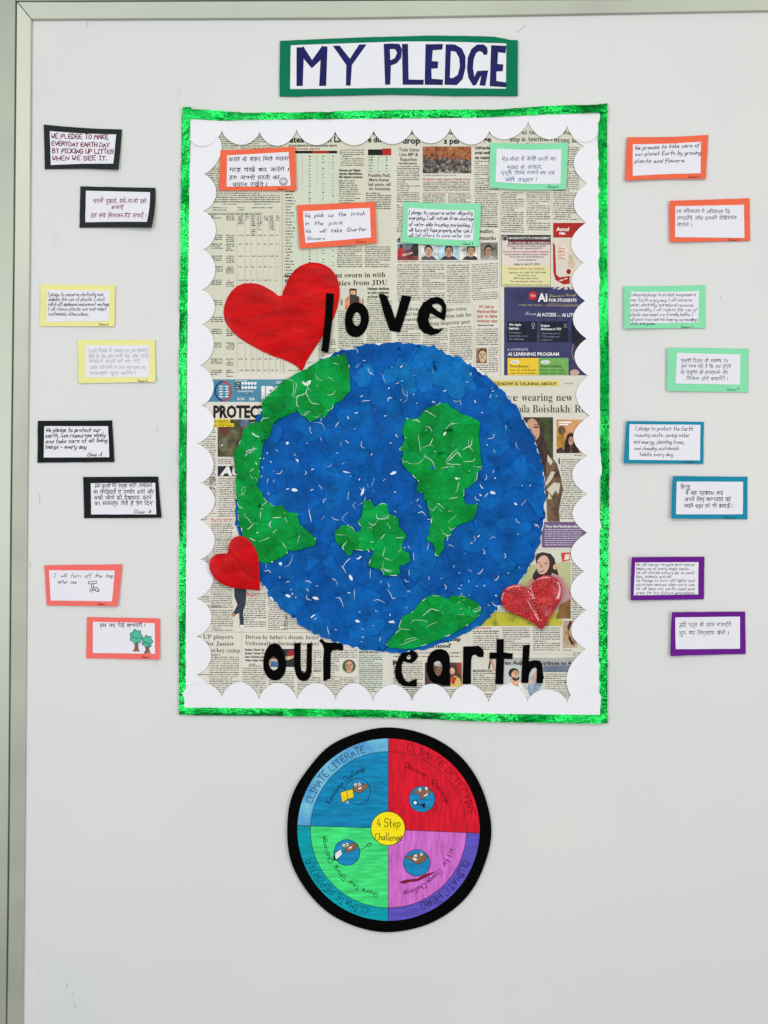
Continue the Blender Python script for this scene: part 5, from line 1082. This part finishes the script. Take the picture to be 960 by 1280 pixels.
# cards stuck on the newspaper
def E1(pts): return [(230+x/5.053, 170+y/5.053) for x, y in pts]
def smile(th, z):
    mb = MB(); m = ink((24, 24, 28)); stroke(mb, ell(354.6, 228.2, 4.6, 4.4, 16), .9, z, m, True); stroke(mb, ell(354.6, 228.8, 2.6, 2.2, 12)[0:7], .7, z, m)
    for x in (353, 356.2): stroke(mb, [(x, 226), (x, 227.6)], .8, z, m)
    mb.build('smiley_drawing', th, kind='stuff')
card(E1([(232, 97), (703, 75), (712, 350), (225, 350)]), E1([(275, 128), (662, 108), (675, 320), (272, 326)]), OR, 'orange card on the newspaper with Hindi writing and a small smiley',
     [('h', 'कचरे से बाहर मिले चलना', 286, 203, 361, 5.2, -.015), ('h', 'गाड़ पंखे बंद करेंगे ।', 287, 215.6, 361, 5.2), ('h', 'हम अपनी धरती का', 287, 225.4, 350, 5.2), ('h', 'ध्यान रखेंगे ।', 291, 234, 334, 5.2)], (1, 2.5, 2, 2), base=3.4, note=('Class-1', 348, 238.6, 358), pen=(40, 40, 46), pw=.85, drawing=smile, seed=17)
def E2(pts): return [(230+x/5.053, 170+y/5.053) for x, y in pts]
card([(371, 257.4), (468.8, 253.5), (471.2, 304.8), (375, 312)], [(379, 265), (462.4, 261), (463.6, 298), (382, 305)], OR, 'orange card on the newspaper about picking up trash in the park',
     [('e', 'We  pick  up  the  trash', 381, 272.6, 456, 5, -.035), ('e', 'in  the  park', 382, 282.6, 428, 5, -.03), ('e', 'We    will  take  Shorter', 382, 292.4, 458, 4.8, -.04), ('e', 'Showers', 384, 301, 406, 4.6, -.02)], (.8, 2.5, 3.5, 3), base=3.6, note=('Class-1', 445, 304.4, 457), pen=(52, 48, 80), pw=.75, seed=18)
card([(612.6, 179.5), (709.5, 179.5), (707, 237.6), (611, 236)], [(620.4, 186.8), (701, 187.8), (700, 230.6), (619, 228.6)], MI, 'mint green card on the newspaper with blue Hindi writing',
     [('h', 'पेड़-पौधों से सजी धरती का', 626.5, 202, 694, 5), ('h', 'सुखद हो आकार,', 633, 212.6, 677, 4.8), ('h', 'पृथ्वी दिवस मनाने का अब', 626, 219.6, 693, 4.8, -.005), ('h', 'यही उपहार ।', 631, 228, 670, 4.8)], (1, 1.5, 2, 3), base=3.6, note=('Class-6', 684, 235.8, 697), pen=(46, 86, 126), pw=.7, seed=19, bend=(-1.5, 0, 1.8, 0))
card([(504.8, 253), (601, 255.6), (598.6, 309), (502, 304)], [(510.4, 260.8), (592.4, 264), (591, 301.6), (509, 296.4)], MI, 'mint green card on the newspaper with five lines of slanted English writing about water',
     [('e', 'I pledge to conserve water diligently', 510.6, 268.6, 590, 4.8, .015), ('e', 'everyday. I will refrain from wastage', 511, 275.6, 591.4, 4.8, .01), ('e', 'of water while brushing and bathing. I', 511, 283.4, 590.6, 4.8, .01), ('e', 'will turn off taps properly after use. I', 511, 290.6, 589.6, 4.8, .01), ('e', 'will tell others to save water too.', 510.6, 297.2, 587, 4.6, .01)], (1, 1.2, 2, 3), base=3.6, note=('Class-8', 579, 307, 590.6), pen=(26, 32, 40), pw=.75, seed=20, bend=(-1, 0, 1, 0))

# ------------------------------------------------------------------ four step challenge wheel
wheel = thing('challenge_wheel', 486, 1164, 'round black edged chart with four coloured quarters and yellow centre below the poster', 'chart')
WC = (485.7, 1036)
ol = [(486.2+127.4*(1+.012*noise.noise(Vector((math.cos(a)*2.2, math.sin(a)*2.2, 4)))+.006*math.cos(9*a))*math.cos(a), 1036.5+127.4*(1+.012*noise.noise(Vector((math.cos(a)*2.2, math.sin(a)*2.2, 4))))*math.sin(a)) for a in [2*math.pi*i/90 for i in range(90)]]
wz = lambda x, y: 4.2+1.2*max(0, (486-x)/127)**2
mb = MB(); sheet(mb, ol, wz, 2.6, BLK, step=18, side=BLKE); mb.build('backing_disc', wheel)
def marker(c, streak, name="marker_colour", var=.26): return paper(tuple(min(255, int(v*1.06)) for v in c), .6, .25, var, 40, .05, 60, name=name, streak=streak)
HS, VS_ = (.6, 1, 4), (4, 1, .6)
R1, R2 = 113.6, 97.4
def axis_pt(r, a): return (WC[0]+r*math.cos(a), WC[1]-r*math.sin(a))
def quarter(a0, a1, r0, r1, n=26):
    A_ = [a0+(a1-a0)*i/n for i in range(n+1)]
    return [axis_pt(r1, a) for a in A_]+([axis_pt(r0, a) for a in reversed(A_)] if r0 > 0 else [(485.3, 1035)])
RD = math.radians; aL, aR = RD(177.2), RD(-2.2); aT, aB = RD(90.1), RD(-90.1)
SEC = [('quarter_panel', quarter(aT, aL, 0, R2), (14, 124, 170), HS), ('quarter_panel', quarter(aR, aT, 0, R2), (200, 20, 42), VS_),
       ('quarter_panel', quarter(aL, RD(269.9), 0, R2), (62, 208, 116), HS), ('quarter_panel', quarter(aB, aR, 0, R2), (192, 100, 186), VS_),
       ('ring_segment', quarter(aT, aL, R2, R1), (100, 180, 214), VS_), ('ring_segment', quarter(aR, aT, R2, R1), (204, 22, 44), VS_),
       ('ring_segment', quarter(aL, RD(269.9), R2, R1), (0, 146, 160), HS), ('ring_segment', quarter(aB, aR, R2, R1), (88, 78, 176), HS)]
wl = {(14, 124, 170): 'blue quarter, upper left', (200, 20, 42): 'red quarter, upper right', (62, 208, 116): 'green quarter, lower left', (192, 100, 186): 'pink quarter, lower right', (100, 180, 214): 'light blue rim segment', (204, 22, 44): 'red rim segment', (0, 146, 160): 'teal rim segment', (88, 78, 176): 'violet rim segment'}
for nm, pts, c, st in SEC:
    mb = MB(); m = marker(c, st)
    if c == (100, 180, 214): m = mottled(((40, 110, 190), (84, 160, 208), (124, 200, 224), (104, 186, 216)), 6, streak=(1, 1, 1))
    sheet(mb, pts, lambda x, y: wz(x, y)+.4, .35, m, step=14); mb.build(nm, wheel, label=wl[c])
LN = ink((24, 30, 44)); wk = lambda x, y: wz(x, y)+.5
mb = MB(); stroke(mb, [axis_pt(R2, 2*math.pi*i/90) for i in range(90)], .6, wk, LN, True); stroke(mb, [(485.6, 922.5), (485.3, 1015)], .7, wk, LN); stroke(mb, [(485.4, 1057), (485.3, 1149.4)], .7, wk, LN); stroke(mb, [(372.2, 1030.5), (464, 1033.6)], .7, wk, LN); stroke(mb, [(506, 1036.4), (599, 1040.4)], .7, wk, LN)
mb.build('dividing_lines', wheel, kind='stuff')
mb = MB(); sheet(mb, ell(485, 1034.4, 21.5, 21.2, 40), lambda x, y: wz(x, y)+.75, .3, marker((232, 214, 22), HS, var=.06)); bd = mb.build('centre_badge', wheel)
mb = MB(); zb = lambda x, y: wz(x, y)+.84; stroke(mb, ell(485, 1034.4, 21.3, 21, 40), .7, zb, LN, True); YI = ink((70, 66, 20)); hand(mb, '4 Step', 471, 1032.4, 500, 10, .8, zb, YI, random.Random(3), slant=.05, wob=.08); hand(mb, 'Challenge', 469, 1049, 502, 9, .8, zb, YI, random.Random(4), slant=.05, wob=.08); mb.build('lettering', bd, kind='stuff')
def arc_text(mb, s, r, a0, a1, cap, w, mat, seed):
    def place(px, py): a = RD(a0)+(RD(a1)-RD(a0))*px/100; return axis_pt(r+py, a)
    hand(mb, s, 0, 0, 100, cap, w, wk, mat, random.Random(seed), slant=0, wob=.1, place=place)
for s, a, b, m, sd in (('CLIMATE LITERATE', 161, 106.5, (20, 56, 100), 1), ('CLIMATE DETECTIVE', 77, 10, (110, 8, 28), 2), ('CLIMATE HERO', -22, -67, (30, 30, 84), 3), ('CLIMATE REPORTER', -104.5, -160, (10, 74, 92), 4)):
    mb = MB(); arc_text(mb, s, 100.6, a, b, 8.6, .85, ink(m), sd); mb.build('rim_lettering', wheel, kind='stuff')
for s, a, b, m, sd in (('Knowledge Challenge', 156, 111, (12, 52, 90), 5), ('Discover   Challenge', 75, 24.5, (96, 6, 22), 6), ('Act for  Change Challenge', -17, -77, (74, 30, 80), 7), ('Share Your Story  Challenge', -99, -174, (14, 84, 52), 8)):
    mb = MB(); arc_text(mb, s, 79.5, a, b, 6.4, .75, ink(m), sd); mb.build('quarter_lettering', wheel, kind='stuff')
def W(pts): return [(340+x/3.31, 890+y/3.31) for x, y in pts]
BR, BLU = mottled(((120, 84, 58), (146, 106, 76)), 60), (22, 126, 176)
def globe(cx, cy, r, cont, eyes, mouth, fill=True, extra=None):
    mb = MB(); z1 = lambda x, y: wz(x, y)+.55; z2 = lambda x, y: wz(x, y)+.65; z3 = lambda x, y: wz(x, y)+.75; z4 = lambda x, y: wz(x, y)+.85
    if fill: flat(mb, ell(cx, cy, r, r, 32), z1, marker(BLU, HS))
    stroke(mb, ell(cx, cy, r, r, 32), .6, z2, LN, True)
    flat(mb, W(cont), z2, BR); stroke(mb, W(cont), .5, z3, ink((52, 34, 24)), True)
    for ex, ey in eyes:
        (ex, ey), = W([(ex, ey)]); flat(mb, ell(ex, ey, 2.2, 2.4, 12), z3, WI); stroke(mb, ell(ex, ey, 2.2, 2.4, 12), .35, z4, LN, True); flat(mb, ell(ex+.3, ey+.5, .6, .7, 8), z4, LN)
    flat(mb, W(mouth), z3, WI); stroke(mb, W(mouth), .3, z4, LN, True)
    if extra: extra(mb, z1, z2, z3, z4)
    mb.build('globe_drawing', wheel)
def x1(mb, a, b, c, d):
    flat(mb, W([(283, 330), (305, 322), (335, 315), (340, 350), (312, 358), (290, 372)]), c, ink((232, 206, 40))); stroke(mb, W([(283, 330), (305, 322), (335, 315), (340, 350), (312, 358), (290, 372)]), .6, d, LN, True); stroke(mb, W([(310, 322), (314, 358)]), .5, d, LN); flat(mb, W([(302, 364), (318, 362), (320, 374), (310, 378)]), c, ink((120, 160, 190)))
globe(447, 988, 16.2, [(333, 306), (345, 300), (370, 292), (395, 298), (402, 292), (388, 318), (360, 334), (340, 322)], [(346, 298), (362, 296)], [(354, 312), (374, 304), (370, 314), (358, 318)], False, x1)
def x2(mb, a, b, c, d):
    stroke(mb, W(ell(592, 372, 11, 11, 14)), .9, c, ink((20, 40, 90)), True); flat(mb, W(ell(592, 372, 7, 7, 10)), c, WI); stroke(mb, W([(600, 378), (625, 384)]), 1.2, c, ink((20, 40, 90))); flat(mb, W([(618, 376), (632, 372), (634, 392), (622, 390)]), c, LN); stroke(mb, W([(668, 372), (684, 388), (672, 404), (652, 406)]), .5, c, ink((90, 8, 24)))
globe(527.3, 998, 16.2, [(580, 330), (605, 318), (640, 316), (660, 318), (648, 340), (632, 346), (628, 360), (614, 354), (606, 336)], [(612, 318), (638, 314)], [(624, 344), (646, 330), (642, 342), (632, 348)], True, x2)
def x3(mb, a, b, c, d):
    flat(mb, W([(262, 578), (286, 562), (292, 584), (268, 606), (260, 600)]), c, WI); stroke(mb, W([(262, 578), (286, 562), (292, 584), (268, 606), (260, 600)]), .6, d, LN, True); flat(mb, W([(254, 590), (262, 588), (266, 608), (256, 610)]), c, LN); stroke(mb, W([(362, 566), (380, 560), (396, 546)]), .6, c, LN); stroke(mb, W([(392, 548), (402, 538), (412, 540), (402, 552)]), .6, c, LN, True)
globe(433.8, 1064.4, 16.2, [(296, 552), (310, 544), (332, 538), (356, 544), (352, 556), (336, 568), (322, 576), (304, 570)], [(298, 548), (312, 544)], [(314, 558), (334, 548), (330, 560), (320, 562)], True, x3)
def x4(mb, a, b, c, d):
    p = W([(526, 700), (556, 690), (600, 686), (632, 668), (676, 656), (650, 672), (604, 694), (560, 700), (548, 706)]); flat(mb, p, a, ink((132, 20, 50))); stroke(mb, p, .5, c, ink((74, 10, 34)), True)
globe(521, 1077.4, 16.6, [(552, 598), (575, 588), (602, 582), (620, 580), (642, 594), (634, 612), (618, 618), (604, 626), (590, 620), (574, 610)], [(594, 590), (618, 584)], [(580, 596), (604, 604), (594, 612), (584, 608)], True, x4)
